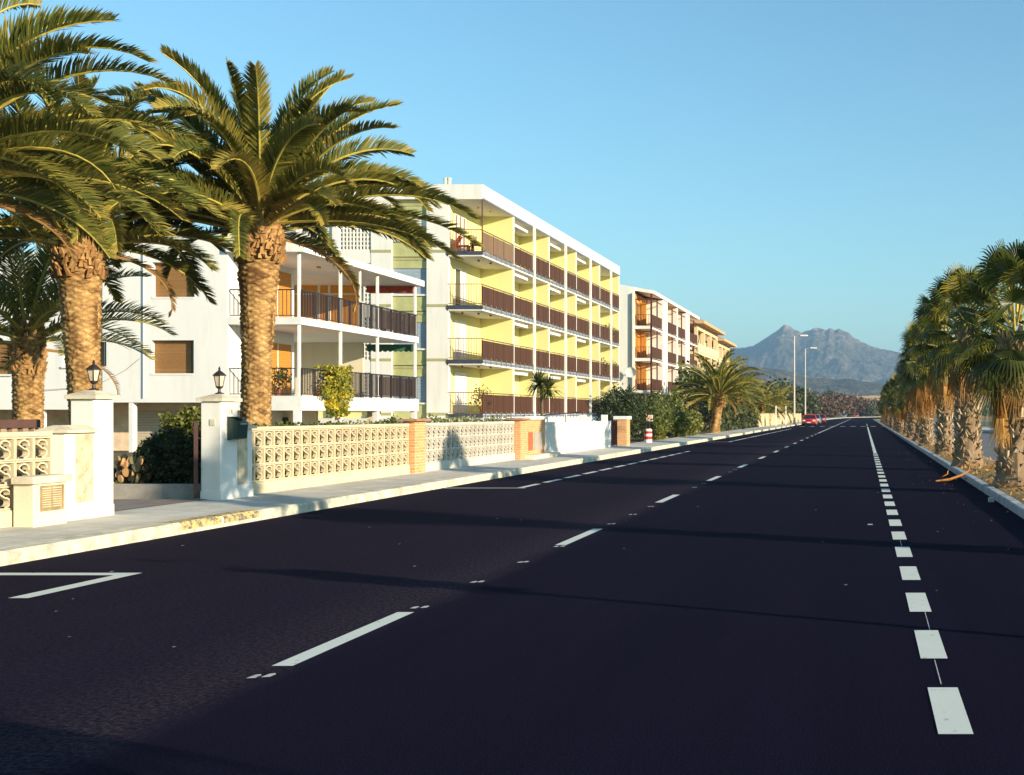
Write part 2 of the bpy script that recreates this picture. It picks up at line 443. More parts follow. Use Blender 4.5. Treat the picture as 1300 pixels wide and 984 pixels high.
for (x0, y0, x1, y1) in ((.44, 6.75, .443, 7.42), (.47, 8.45, .475, 9.2), (.44, 13.65, .442, 14.4)):
    b.face([(x0, y0, Z1), (x0+.006, y0, Z1), (x1+.005, y1, Z1), (x1, y1, Z1)])
for k in range(26):
    x = R.uniform(-8, 2); yy = R.uniform(6, 26); s = R.uniform(.012, .03)
    b.face([(x, yy, Z1), (x+s, yy, Z1), (x+s, yy+s*1.5, Z1), (x, yy+s, Z1)])
struct('paint_spots', b, paint_old)

# ------------------------------------------------------------------ leaf helpers
def leafquad(b, p, size, m=0, c=.5, up=.3, asp=.45):
    d = Vector((R.gauss(0, 1), R.gauss(0, 1), R.gauss(up, 1))).normalized()
    u = d.cross(Vector((R.gauss(0, 1), R.gauss(0, 1), R.gauss(0, 1)))).normalized()
    p = Vector(p); w = u*size*asp
    b.face([p, p+d*size*.5+w, p+d*size, p+d*size*.5-w], m, c)
def cloud_box(b, x0, x1, y0, y1, z0, z1, n, size, m=0, rag=.25, cs=1.3, bias=0):
    """leaves through a hedge volume with ragged top and clumps"""
    for k in range(n):
        x = R.uniform(x0, x1); y = R.uniform(y0, y1)
        top = z1+rag*(noise.noise(Vector((x*1.6, y*1.6, 5)))*1.6+.4*noise.noise(Vector((x*6, y*6, 1))))
        t = R.random()**.6; z = z0+(top-z0)*t
        nn = noise.noise(Vector((x*cs*2, y*cs*2, z*cs*2)))
        if nn < -.28: continue
        if R.random() < .5: x = x1+R.uniform(-.12, .06)+.12*nn if R.random() < .7 else x
        leafquad(b, (x, y, z), size*R.uniform(.6, 1.3), m, min(1, max(0, .45+bias+.6*nn+R.gauss(0, .16))))
def cloud_ball(b, c, r, n, size, m=0, cs=1.5, hang=0, bias=0, asp=.45):
    for k in range(n):
        d = Vector((R.gauss(0, 1), R.gauss(0, 1), R.gauss(0, 1))).normalized()
        nn = noise.noise(d*2.2+Vector(c)*.37)
        q = (R.random()**.45)*(1+.38*nn)
        p = Vector((c[0]+d.x*r[0]*q, c[1]+d.y*r[1]*q, c[2]+d.z*r[2]*q))
        n2 = noise.noise(p*cs)
        if n2 < -.22: continue
        leafquad(b, p, size*R.uniform(.6, 1.4), m, min(1, max(0, .45+bias+.7*n2+R.gauss(0, .15))), .3-hang, asp)

# ------------------------------------------------------------------ Canary date palms
def frond(b, base, az, el, L, droop, nl=70, ll=.5, ml=0, mr=1, roll=0, lw=.030, tint=0, curl=0):
    NP = 14
    p = Vector(base); pts = [p.copy()]; dirs = []
    a = az
    for k in range(NP):
        t = (k+.5)/NP
        e = el-droop*(.72*t**1.3+.45*t**3.2)
        a += curl/NP
        d = Vector((math.cos(a)*math.cos(e), math.sin(a)*math.cos(e), math.sin(e)))
        dirs.append(d); p = p+d*(L/NP); pts.append(p.copy())
    b.tube(pts, [.030*(1-.85*i/NP)+.004 for i in range(NP+1)], 5, mr)
    for i in range(nl):
        t = .10+.895*i/(nl-1)
        s = t*NP; k = min(NP-1, int(s)); fr = s-k
        o = pts[k].lerp(pts[k+1], fr); f = dirs[k]
        side = Vector((-math.sin(a), math.cos(a), 0)); upv = side.cross(f)*-1
        if upv.z < 0: upv = -upv
        rr = roll+.5*(t-.3)*roll
        sd = side*math.cos(rr)+upv*math.sin(rr); upn = upv*math.cos(rr)-side*math.sin(rr)
        env = min(1, (t/.28))**.8*(1-max(0, (t-.6)/.4)**2.2*.60)
        ln = ll*env*R.uniform(.9, 1.08)
        A = math.radians(60-26*t+R.gauss(0, 5))
        V = .42+R.gauss(0, .10)
        cc = min(1, max(0, .40+tint+R.gauss(0, .16)+(.25 if t > .92 else 0)+(.3 if R.random() < .06 else 0)))
        for sg in (-1, 1):
            d1 = (f*math.cos(A)+sd*sg*math.sin(A)*.92+upn*V).normalized()
            d2 = (d1+f*.15-Vector((0, 0, .16))).normalized()
            w = f*lw*.5
            q0 = o; q1 = o+d1*ln*.55; q2 = q1+d2*ln*.45
            b.face([q0-w*.6, q0+w*.6, q1+w, q1-w], ml, cc)
            b.face([q1-w, q1+w, q2], ml, min(1, cc+.12))

def date_trunk(b, base, top, r0, r1, nar=8, pitch=.052, lean=0, NA=78, mat=0, flare=.12):
    H = top[2]-base[2]; NZ = max(20, int(H/.020))
    i0 = len(b.v)
    for k in range(NZ+1):
        t = k/NZ; z = base[2]+H*t
        cx = base[0]+(top[0]-base[0])*t+lean*math.sin(PI*t); cy = base[1]+(top[1]-base[1])*t
        r = r0+(r1-r0)*max(0, (t-.45)/.55)**1.5+flare*math.exp(-t*H/.25)
        wv = .02*noise.noise(Vector((0, 0, z*1.5)))
        for j in range(NA):
            a = 2*PI*j/NA
            jz = z+.02*noise.noise(Vector((math.cos(a)*2, math.sin(a)*2, z*3)))
            u = a*nar/(2*PI)+.22*noise.noise(Vector((math.cos(a)*1.5, math.sin(a)*1.5, z*4.3))); v = jz/pitch*.5+.30*noise.noise(Vector((math.cos(a)*2.3+7, math.sin(a)*2.3, z*2.1)))
            d1 = (u+v) % 1; d2 = (u-v) % 1
            g = min(d1, 1-d1, d2, 1-d2)*2
            saw = (1-((v*2+.0) % 1))*.3
            h = .036*(g**.6)*(.6+.8*abs(noise.noise(Vector((math.floor(u+v)*1.7, math.floor(u-v)*2.3, 1)))*1.6))+.022*noise.noise(Vector((a*9, z*25, 1)))
            rr = r+wv+h
            b.v.append((cx+rr*math.cos(a), cy+rr*math.sin(a), z))
    for k in range(NZ):
        for j in range(NA):
            a = i0+k*NA+j; c2 = i0+k*NA+(j+1) % NA
            z = base[2]+H*(k+.5)/NZ; ang = 2*PI*(j+.5)/NA
            u = ang*nar/(2*PI)+.22*noise.noise(Vector((math.cos(ang)*1.5, math.sin(ang)*1.5, z*4.3))); v = z/pitch*.5+.30*noise.noise(Vector((math.cos(ang)*2.3+7, math.sin(ang)*2.3, z*2.1)))
            d1 = (u+v) % 1; d2 = (u-v) % 1; g = min(d1, 1-d1, d2, 1-d2)*2
            cell = noise.noise(Vector((math.floor(u+v)*3.1, math.floor(u-v)*2.7, 4)))
            b.f.append((a, c2, c2+NA, a+NA)); b.m.append(mat)
            b.c.append(min(1, max(0, .22+.42*g+.55*cell+.45*noise.noise(Vector((ang*1.3, z*1.1, 2))))))
def stubs(b, c, r0, z0, z1, r1, n, L=.2, w=.07, m=0, out=.5, cb=.5, tj=.05, skip=0):
    """cut leaf bases set spirally round the trunk"""
    for k in range(n):
        t = k/n; a = k*2.39996; z = z0+(z1-z0)*t; r = r0+(r1-r0)*t
        rad = Vector((math.cos(a), math.sin(a), 0)); tan = Vector((-math.sin(a), math.cos(a), 0))
        o = Vector((c[0], c[1], z))+rad*(r-.03)
        if R.random() < skip: continue
        ll = L*R.uniform(.55, 1.35); ww = w*R.uniform(.7, 1.25)
        o = o+tan*R.gauss(0, tj*.12)+Vector((0, 0, R.gauss(0, tj*.15)))
        d = (rad*out*R.uniform(.4, 1.6)+Vector((0, 0, 1))+tan*R.gauss(0, .12+tj)).normalized()
        e = o+d*ll
        th = rad*.035
        i = len(b.v); cc = min(1, max(0, cb+R.gauss(0, .2)))
        b.v.extend([tuple(x) for x in (o-tan*ww-th, o+tan*ww-th, o+tan*ww*.9+th, o-tan*ww*.9+th, e-tan*ww*.5-th*.5, e+tan*ww*.5-th*.5, e+tan*ww*.45+th*.6, e-tan*ww*.45+th*.6)])
        for q in ((0, 1, 5, 4), (1, 2, 6, 5), (2, 3, 7, 6), (3, 0, 4, 7), (4, 5, 6, 7)):
            b.f.append(tuple(i+x for x in q)); b.m.append(m); b.c.append(cc if q != (4, 5, 6, 7) else min(1, cc+.3))

def date_palm(name, label, base, top, r0, r1, nf, L, seed, nl=72, ll=.5, group=None, extra=(), dead=6, el_lo=-35, lw=.032, NA=78, lean=0, stub=True, droopk=1.0):
    global R
    keep = R; R = random.Random(seed)
    t = thing(name, label, 'palm tree', base, group)
    b = MB(); date_trunk(b, base, top, r0, r1, lean=lean, NA=NA)
    b.build('trunk', bark_can, t, True)
    if stub:
        b = MB(); stubs(b, top, r1+.02, top[2]-.75, top[2]+.35, r1*.95, 300, .13, .034, 0, .38, .5, .25, .1)
        b.build('leaf_bases', boots_can, t)
    b = MB()
    for k in range(nf):
        u = (k+.5)/nf
        az = k*2.39996+R.gauss(0, .12)
        el = math.radians(84-(84-el_lo)*(u**.95)+R.gauss(0, 4))
        dr = droopk*math.radians(50+22*math.cos(el)+R.gauss(0, 12))*(1.0 if el > .5 else .55+.9*max(0, el))
        rad = .16+.14*u
        o = Vector(top)+Vector((math.cos(az)*rad*r1/.4, math.sin(az)*rad*r1/.4, .38-.55*u))
        frond(b, o, az, el, L*R.uniform(.88, 1.04), dr, nl, ll*R.uniform(.9, 1.1), 0, 1, R.gauss(0, .35), lw, R.gauss(0, .14)+(.08 if u > .6 else 0), R.gauss(0, .45))
    for (az, el, Lf, dr) in extra:
        o = Vector(top)+Vector((math.cos(az)*.2, math.sin(az)*.2, 0))
        frond(b, o, az, math.radians(el), Lf, math.radians(dr), nl, ll, 0, 1, R.gauss(0, .2), lw, .05, 0)
    b.build('crown', [leaf_can, rachis], t)
    if dead:
        b = MB()
        for k in range(dead):
            az = k*2.4+1+R.gauss(0, .4)
            o = Vector(top)+Vector((math.cos(az)*r1, math.sin(az)*r1, -.25))
            frond(b, o, az, math.radians(R.uniform(-20, 5)), L*R.uniform(.55, .8), math.radians(R.uniform(70, 95)), int(nl*.5), ll*.45, 0, 0, 0, lw*.8, 0)
        b.build('dead_fronds', dead_can, t)
    R = keep
    return t

# ------------------------------------------------------------------ Washingtonia fan palms
def fanleaf(b, o, az, el, pet, Rr, m, mp, droop=.35, nseg=26, spread=2.35, cb=.4, fold=0):
    d = Vector((math.cos(az)*math.cos(el), math.sin(az)*math.cos(el), math.sin(el)))
    o = Vector(o); d2 = (d-Vector((0, 0, .25*droop))).normalized()
    mid = o+d*pet*.55; c = mid+d2*pet*.45
    b.tube([o, mid, c], [.03, .018, .013], 4, mp, .6)
    e1 = (d2-Vector((0, 0, .35*droop))).normalized()
    side = Vector((-math.sin(az), math.cos(az), 0))
    tw = R.gauss(0, .35); nrm = e1.cross(side)
    side = (side*math.cos(tw)+nrm*math.sin(tw)).normalized(); nrm = e1.cross(side)
    cc0 = cb+R.gauss(0, .13)
    for k in range(nseg):
        f0 = -spread+2*spread*k/nseg; f1 = -spread+2*spread*(k+1)/nseg; fm = (f0+f1)/2
        def dirv(f, up=0):
            v = e1*math.cos(f)+side*math.sin(f)*(1-fold*.6)+nrm*(up-fold*abs(math.sin(f))*.8)
            return v.normalized()
        r1 = Rr*.52; r2 = Rr*.8*R.uniform(.9, 1.1); r3 = Rr*R.uniform(.9, 1.15)
        g = Vector((0, 0, -1))
        sg = .05*(1 if k % 2 else -1)
        a = c+dirv(f0)*r1+g*droop*.10*Rr; z = c+dirv(f1)*r1+g*droop*.10*Rr; mm = c+dirv(fm, .07)*r1+g*droop*.10*Rr
        cc = min(1, max(0, cc0+R.gauss(0, .06)))
        b.face([c, a, mm], m, cc); b.face([c, mm, z], m, cc)
        q = c+dirv(fm)*r2+g*droop*.38*Rr
        wv = (z-a)*.28
        tip = c+dirv(fm+R.gauss(0, .06))*r3*.97+g*droop*(.75+R.uniform(0, .3))*Rr
        b.face([a, z, q+wv, q-wv], m, min(1, cc+.05)); b.face([q-wv, q+wv, tip], m, min(1, cc+.22))

def fan_palm_parts(H, r, seed, crownR=1.0, live=34, dead=26, bare=1.0):
    """returns builders in local coordinates: trunk, skirt, crown. H = height of the growing point"""
    global R
    keep = R; R = random.Random(seed)
    tb = MB()
    NA = 20; rings = []
    zs = [0, .08, .2, .4, .8]+[.8+(H-.8)*k/8 for k in range(1, 9)]
    for z in zs:
        rr = r*(1.0+.45*math.exp(-z/.18)); w = rr*(.86 if z > .4 else 1)
        rings.append([(w*(1+.10*noise.noise(Vector((math.cos(2*PI*j/NA)*2, math.sin(2*PI*j/NA)*2, z*2+seed))))*math.cos(2*PI*j/NA), w*(1+.1*noise.noise(Vector((j*1.1, z*4, seed))))*math.sin(2*PI*j/NA), z) for j in range(NA)])
    tb.loft(rings, True, True, 0, .25)
    stubs(tb, (0, 0), r*.98, .12, H, r*.92, int(300*H/2.5), .17, .045, 0, .60, .55, .42, .12)
    stubs(tb, (0, 0), r*1.22, .0, .3, r*1.0, 44, .16, .05, 0, 1.0, .35, .5, .1)
    sb = MB()
    for k in range(dead):
        az = k*2.39996; u = k/dead
        el = math.radians(-38-42*R.random())
        fanleaf(sb, (math.cos(az)*r*.8, math.sin(az)*r*.8, H-.25-u*.75*bare), az, el, .28+R.random()*.25, .62*crownR, 0, 0, .9, 18, 1.2, .45, .75)
    cb = MB()
    for k in range(live):
        u = (k+.5)/live; az = k*2.39996+R.gauss(0, .15)
        el = math.radians(84-100*u**1.0+R.gauss(0, 7))
        fanleaf(cb, (math.cos(az)*.10, math.sin(az)*.10, H+.45-1.0*u), az, el, (.50+.25*R.random()+.25*(1-u))*crownR, .66*crownR*R.uniform(.88, 1.1), 0, 1, .08+.70*u+R.uniform(-.1, .2), 26, 2.0, .34+(.3 if R.random() < .22 else 0), .2)
    R = keep
    return tb, sb, cb
def fan_palm(name, label, loc, H, r, seed, crownR, live, dead, group, bare=1.0):
    t = thing(name, label, 'palm tree', loc, group)
    tb, sb, cb = fan_palm_parts(H, r, seed, crownR, live, dead, bare)
    tb.build('trunk', bark_fan, t, world=False); sb.build('dead_skirt', dead_fan, t, world=False); cb.build('crown', [leaf_fan, rachis], t, world=False)
    return t
# ================================================================== LEFT STREET FRONT
def s_block(b, y0, z0, x0, x1, W, H, m=0):
    """one pierced block: square frame with an S shaped web, pierced along X"""
    t = .019
    b.box(x0, x1, y0, y0+W, z0, z0+t, m); b.box(x0, x1, y0, y0+W, z0+H-t, z0+H, m)
    b.box(x0, x1, y0, y0+t, z0+t, z0+H-t, m); b.box(x0, x1, y0+W-t, y0+W, z0+t, z0+H-t, m)
    cy = y0+W/2; top = z0+H*.70; bot = z0+H*.30; rx = W*.27; rz = H*.20
    pts = []
    for k in range(9):
        a = -.1*PI+1.1*PI*k/8; pts.append((cy+rx*math.cos(a), top+rz*math.sin(a)-.01))
    pts.append((cy, z0+H*.5))
    for k in range(9):
        a = PI*.5-1.15*PI*k/8*.9; pts.append((cy+rx*math.cos(a), bot+rz*math.sin(a)))
    th = .020
    L = []; Rr = []
    for k, p in enumerate(pts):
        q0 = pts[max(0, k-1)]; q1 = pts[min(len(pts)-1, k+1)]
        dx, dz = q1[0]-q0[0], q1[1]-q0[1]; l = math.hypot(dx, dz) or 1
        nx, nz = -dz/l*th*.5, dx/l*th*.5
        L.append((p[0]+nx, p[1]+nz)); Rr.append((p[0]-nx, p[1]-nz))
    xa, xb = x0+.006, x1-.006
    for k in range(len(pts)-1):
        b.loft([[(xa, L[k][0], L[k][1]), (xb, L[k][0], L[k][1]), (xb, Rr[k][0], Rr[k][1]), (xa, Rr[k][0], Rr[k][1])],
                [(xa, L[k+1][0], L[k+1][1]), (xb, L[k+1][0], L[k+1][1]), (xb, Rr[k+1][0], Rr[k+1][1]), (xa, Rr[k+1][0], Rr[k+1][1])]], False, False, m)
def block_wall(label, ya, yb_, mat, capmat, n):
    t = thing('pierced_block_wall', label, 'wall', (XW, ya, .15), 'pierced block garden walls')
    W = (yb_-ya)/n; x1 = XW; x0 = XW-.085
    b = MB()
    for i in range(n):
        for r in range(3): s_block(b, ya+i*W+.003, .392+r*.292, x0, x1, W-.006, .286)
    b.build('pierced_blocks', mat, t)
    b = MB(); b.bevbox(XW-.14, XW+.035, ya, yb_, .10, .388, .02); b.build('plinth', mat, t)
    b = MB(); b.bevbox(XW-.14, XW+.02, ya, yb_, 1.270, 1.325, .01); b.build('coping', capmat, t)
    return t
block_wall('cream pierced block wall left of the driveway, meter box in front of it', 9.5, 14.99, blockm, blockm, 17)
block_wall('long cream pierced block wall between the mailbox pillar and the first brick pillar', 19.64, 26.75, blockm, blockm, 21)
block_wall('paler pierced block wall between the two brick pillars', 27.55, 34.8, blockw, blockw, 22)

def gate_pillar(label, yA, yB, lowA, lowB):
    t = thing('gate_pillar', label, 'pillar', (-10.3, (yA+yB)/2, .15), 'rendered gate pillars')
    X0, X1 = -10.45, -10.13
    b = MB(); b.bevbox(X0, X1, yA, yB, .1, 1.74, .012); b.build('shaft', white, t)
    b = MB()
    b.loft([[(X0-.05, yA-.05, 1.742), (X1+.05, yA-.05, 1.742), (X1+.05, yB+.05, 1.742), (X0-.05, yB+.05, 1.742)],
            [(X0-.05, yA-.05, 1.79), (X1+.05, yA-.05, 1.79), (X1+.05, yB+.05, 1.79), (X0-.05, yB+.05, 1.79)],
            [(X0+.1, (yA+yB)/2-.06, 1.86), (X1-.1, (yA+yB)/2-.06, 1.86), (X1-.1, (yA+yB)/2+.06, 1.86), (X0+.1, (yA+yB)/2+.06, 1.86)]])
    b.build('cap', capm, t)
    b = MB(); b.bevbox(X0, X1-.012, lowA, lowB, .1, 1.30, .01); b.build('side_pier', white, t)
    b = MB()
    c0, c1 = lowA-.04 if lowA < yA else lowA, lowB if lowA < yA else lowB+.04
    b.loft([[(X0-.05, c0, 1.302), (X1+.05, c0, 1.302), (X1+.05, c1, 1.302), (X0-.05, c1, 1.302)],
            [(X0-.05, c0, 1.34), (X1+.05, c0, 1.34), (X1+.05, c1, 1.34), (X0-.05, c1, 1.34)],
            [(X0+.12, c0+.1 if lowA < yA else c0, 1.40), (X1-.1, c0+.1 if lowA < yA else c0, 1.40), (X1-.1, c1 if lowA < yA else c1-.1, 1.40), (X0+.12, c1 if lowA < yA else c1-.1, 1.40)]])
    b.build('side_cap', capm, t)
    pm = (lowA+.20, lowB-.02) if lowA < yA else (lowA+.01, lowB-.18)
    b = MB(); b.bevbox(X1-.012, X1+.004, pm[0], pm[1], .40, 1.28, .003); b.build('stone_panel', stonep, t)
    b = MB(); b.bevbox(X0-.005, X1+.005, min(yA, lowA)-.005, max(yB, lowB)+.005, .1, .33, .004); b.build('plinth', white, t)
    return t
p1 = gate_pillar('sunlit white gate pillar with lantern left of the driveway', 15.56, 15.96, 15.0, 15.558)
p2 = gate_pillar('shaded white gate pillar carrying the green mailbox right of the driveway', 18.62, 19.12, 19.122, 19.6)
boxp('doorbell_plate', capm, p2, -10.30, -10.22, 18.608, 18.625, 1.36, 1.46)
# faint house number, reads as three small raised strokes
def textpart(name, s, mat, parent, loc, size, rot, ext=.004):
    cu = bpy.data.curves.new(name, 'FONT'); cu.body = s; cu.size = size; cu.extrude = ext; cu.align_x = 'CENTER'; cu.align_y = 'CENTER'
    tmp = bpy.data.objects.new('tmp', cu); C.objects.link(tmp)
    dg = bpy.context.evaluated_depsgraph_get(); me = bpy.data.meshes.new_from_object(tmp.evaluated_get(dg))
    bpy.data.objects.remove(tmp)
    o = bpy.data.objects.new(name, me); me.materials.append(mat); C.objects.link(o)
    o.rotation_euler = rot
    o.parent = parent; o.location = Vector(loc)-parent.location
    return o
textpart('house_number', '114', M_plain('bronze_numerals', (.42, .34, .22), .5, .1), p2, (-10.127, 18.86, 1.58), .13, (PI/2, 0, PI/2))

def lantern(label, x, y, z, s=1):
    t = thing('garden_lantern', label, 'lantern', (x, y, z), 'lanterns on the gate pillars')
    b = MB(); b.lathe(x, y, [(.065*s, z), (.06*s, z+.012), (.022*s, z+.03), (.016*s, z+.08), (.03*s, z+.09), (.05*s, z+.115), (.052*s, z+.125)], 12); b.build('stem', dark_metal, t)
    b = MB(); b.lathe(x, y, [(.048*s, z+.127), (.080*s, z+.27*s)], 6); b.build('lamp_glass', lampglass, t)
    b = MB()
    for k in range(6):
        a = 2*PI*k/6
        b.tube([(x+.05*s*math.cos(a), y+.05*s*math.sin(a), z+.125), (x+.083*s*math.cos(a), y+.083*s*math.sin(a), z+.275*s)], .006, 4)
    b.build('frame', dark_metal, t)
    b = MB(); b.lathe(x, y, [(.105*s, z+.272*s), (.102*s, z+.282*s), (.05*s, z+.325*s), (.02*s, z+.345*s), (.014*s, z+.36*s), (.02*s, z+.372*s), (.004*s, z+.41*s)], 6); b.build('lamp_roof', dark_metal, t)
    return t
lantern('black iron lantern on the sunlit left gate pillar', -10.27, 15.76, 1.86, 1.0)
lantern('black iron lantern on the shaded mailbox pillar', -10.29, 18.87, 1.86, 1.08)
# mailbox
t = thing('mailbox', 'dark green metal mailbox on the side of the shaded gate pillar', 'mailbox', (-10.05, 18.96, 1.1))
b = MB()
pr = [(-10.127, 1.12), (-9.97, 1.15), (-9.95, 1.40), (-10.02, 1.47), (-10.127, 1.49)]
b.loft([[(x, 18.80, z) for x, z in pr], [(x, 19.10, z) for x, z in pr]]); b.build('box', mailgreen, t)
boxp('letter_slot', galv, t, -9.955, -9.943, 18.86, 19.06, 1.375, 1.392)
boxp('lid', mailgreen, t, -10.13, -9.955, 18.79, 19.11, 1.489, 1.50)
# meter box in front of left wall
t = thing('meter_box', 'small rendered meter box with louvred door against the left block wall', 'meter box', (-10.15, 14.5, .2))
b = MB(); b.bevbox(-10.24, -9.99, 14.22, 14.82, .15, .70, .01); b.build('housing', cream, t)
b = MB(); b.bevbox(-10.24, -9.95, 14.17, 14.87, .702, .79, .015); b.build('lid', capm, t)
b = MB()
b.box(-9.99, -9.975, 14.33, 14.74, .36, .385); b.box(-9.99, -9.975, 14.33, 14.74, .645, .67); b.box(-9.99, -9.975, 14.33, 14.35, .385, .645); b.box(-9.99, -9.975, 14.72, 14.74, .385, .645); b.box(-9.99, -9.978, 14.53, 14.54, .385, .645)
for k in range(9):
    z = .392+k*.028; b.loft([[(-9.989, yy, z), (-9.979, yy, z-.004), (-9.979, yy, z+.008), (-9.989, yy, z+.014)] for yy in (14.35, 14.72)])
b.build('louvred_door', M_plain('bronze_louvre', (.34, .24, .12), .6, .3), t)
# wooden rail behind left wall
t = thing('rail_fence', 'brown wooden rail fence behind the left block wall', 'fence', (-11.2, 12, .15))
b = MB(); b.bevbox(-11.26, -11.14, 8, 16.0, 1.36, 1.47, .01); b.build('top_rail', M_plain('dark_timber', (.10, .05, .04), .7, .2), t)
b = MB()
for k in range(40): b.box(-11.24, -11.17, 8.1+k*.2, 8.2+k*.2, .1, 1.358)
b.build('pales', M_plain('pale_timber', (.34, .25, .17), .8, .2), t)
# iron gate leaf, open
t = thing('iron_gate', 'rust red iron gate leaf standing open beside the shaded pillar', 'gate', (-10.5, 18.5, .2))
def leafline(b, t0, t1, z0, z1, w=.02):
    ax, ay, dx, dy = -10.49, 18.56, -.50, .866
    p = [(ax+dx*t0, ay+dy*t0), (ax+dx*t1, ay+dy*t1)]; nx, ny = dy*w, -dx*w
    q = [(p[0][0]-nx, p[0][1]-ny), (p[0][0]+nx, p[0][1]+ny), (p[1][0]+nx, p[1][1]+ny), (p[1][0]-nx, p[1][1]-ny)]
    b.loft([[(x, y, z0) for x, y in q], [(x, y, z1) for x, y in q]])
b = MB(); leafline(b, 0, .06, .22, 1.42, .03); leafline(b, 1.7, 1.76, .22, 1.42, .03); leafline(b, .061, 1.699, .24, .30); leafline(b, .061, 1.699, 1.34, 1.40)
b.build('gate_frame', ironred, t)
b = MB()
for k in range(12): leafline(b, .16+k*.128, .185+k*.128, .30, 1.34, .012)
b.build('bars', ironred, t)
# planter kerb in the drive
o = MB(); o.bevbox(-16.5, -10.6, 18.9, 19.05, .15, .42, .015); o = o.build('planter_edge', M_plain('grey_concrete_edge', (.33, .30, .27), .9, .2), None); tag(o, 'low concrete planter edge behind the driveway opening', 'planter edge')  # grey-brown concrete colour with random tone

def brick_pillar(label, x0, x1, y0, y1, z1, capmat, cz=.06, ov=.05):
    t = thing('brick_pillar', label, 'pillar', ((x0+x1)/2, (y0+y1)/2, .15), 'orange brick pillars')
    b = MB(); b.box(x0, x1, y0, y1, .1, z1); b.build('shaft', brick, t)
    b = MB(); b.bevbox(x0-ov, x1+ov, y0-ov, y1+ov, z1, z1+cz, .012); b.build('cap', capmat, t)
    return t
brick_pillar('orange brick pillar between the two long pierced block walls', -10.44, -10.18, 26.78, 27.45, 1.38, M_plain('tile_cap', (.36, .20, .12), .8, .2), .05, .10)
brick_pillar('orange brick pillar at the far end of the pale block wall', -10.44, -10.12, 34.85, 35.45, 1.36, M_plain('tile_cap_two', (.36, .20, .12), .8, .2), .05, .10)
brick_pillar('free standing brick pillar with white cap before the dark bush', -10.45, -9.95, 49.6, 50.3, 1.30, whitep, .14, .06)
t = thing('meter_wall', 'orange brick wall section holding three meter doors', 'wall', (-10.3, 36.6, .15))
boxp('brickwork', brick, t, -10.42, -10.22, 35.46, 37.9, .1, 1.36)
b = MB(); b.bevbox(-10.50, -10.14, 35.46, 37.98, 1.362, 1.46, .012); b.build('coping', white_clean, t)
for k, (ya, yb_) in enumerate(((36.0, 36.42), (36.6, 36.95), (37.12, 37.45))):
    boxp('meter_door', [M_plain('red_brown_door', (.40, .12, .05), .6, .1), galv, galv][k], t, -10.218, -10.195, ya, yb_, .42, .98)
b = MB(); b.bevbox(-10.218, -9.85, 35.3, 38.4, .1, .30, .02); b.build('step', cream, t)
# white gates and white wall
t = thing('white_gate', 'white metal sliding gate with upright bars beside the brick meter wall', 'gate', (-10.3, 38.9, .15))
b = MB(); b.box(-10.36, -10.30, 38.0, 40.1, .22, .30); b.box(-10.36, -10.30, 38.0, 40.1, 1.22, 1.28); b.box(-10.36, -10.30, 38.0, 38.06, .30, 1.22); b.box(-10.36, -10.30, 40.04, 40.1, .30, 1.22); b.build('gate_frame', whitep, t)
b = MB()
for k in range(15): b.box(-10.345, -10.315, 38.14+k*.128, 38.19+k*.128, .30, 1.22)
b.build('bars', whitep, t)
b = MB(); b.box(-10.39, -10.365, 38.02, 40.08, .28, 1.24); b.build('sheet', white_clean, t)
t = thing('white_wall', 'white rendered garden wall with grooves between the white gate and the brick pillar', 'wall', (-10.3, 44, .15))
for ya, yb_ in ((40.13, 43.4), (43.62, 47.0), (47.2, 48.0)):
    b = MB()
    for k in range(6): b.bevbox(-10.42, -10.26, ya, yb_, .12+k*.19, .12+k*.19+.184, .008)
    b.build('wall_panel', white_clean, t)
for yy in (43.42, 47.02):
    b = MB(); b.bevbox(-10.46, -10.22, yy, yy+.17, .1, 1.50, .01); b.build('post', whitep, t)
t = thing('iron_gate', 'small dark iron wicket gate before the free standing brick pillar', 'gate', (-10.3, 48.8, .15))
b = MB(); b.box(-10.33, -10.29, 48.1, 48.14, .2, 1.3); b.box(-10.33, -10.29, 49.3, 49.34, .2, 1.3); b.box(-10.33, -10.29, 48.14, 49.3, 1.22, 1.26); b.box(-10.33, -10.29, 48.14, 49.3, .24, .28)
b.build('gate_frame', ironred, t)
b = MB()
for k in range(9): b.box(-10.32, -10.30, 48.24+k*.115, 48.265+k*.115, .28, 1.22)
b.build('bars', ironred, t)
t = thing('handrail', 'brown iron handrail climbing above the white garden wall', 'handrail', (-12, 44, .2))
b = MB(); b.tube([(-12, 40.4, 1.25), (-12, 44.8, 1.50), (-12, 50.4, 1.62)], .028, 6); b.build('rail', ironred, t)
for yy in (40.4, 42.6, 44.8, 47.6, 50.4):
    b = MB(); b.tube([(-12, yy, .15), (-12, yy, 1.25+(yy-40.4)*.037)], .022, 5); b.build('post', ironred, t)

# ------------------------------------------------------------------ railings
def bar_rail_y(x, y0, y1, z0, z1, step=.13, w=.018):
    b = MB(); b.box(x-.025, x+.025, y0, y1, z1-.04, z1); b.box(x-.015, x+.015, y0, y1, z0+.05, z0+.08)
    n = max(1, int((y1-y0)/step))
    for k in range(n+1):
        y = y0+(y1-y0)*k/n; ww = w if k % 8 else w*1.8
        b.box(x-ww*.5, x+ww*.5, y-ww*.5, y+ww*.5, z0 if not k % 8 else z0+.081, z1-.041)
    return b
def bar_rail_x(y, x0, x1, z0, z1, step=.13, w=.018):
    b = MB(); b.box(x0, x1, y-.025, y+.025, z1-.04, z1); b.box(x0, x1, y-.015, y+.015, z0+.05, z0+.08)
    n = max(1, int((x1-x0)/step))
    for k in range(n+1):
        x = x0+(x1-x0)*k/n; ww = w
        b.box(x-ww*.5, x+ww*.5, y-ww*.5, y+ww*.5, z0+.081, z1-.041)
    return b
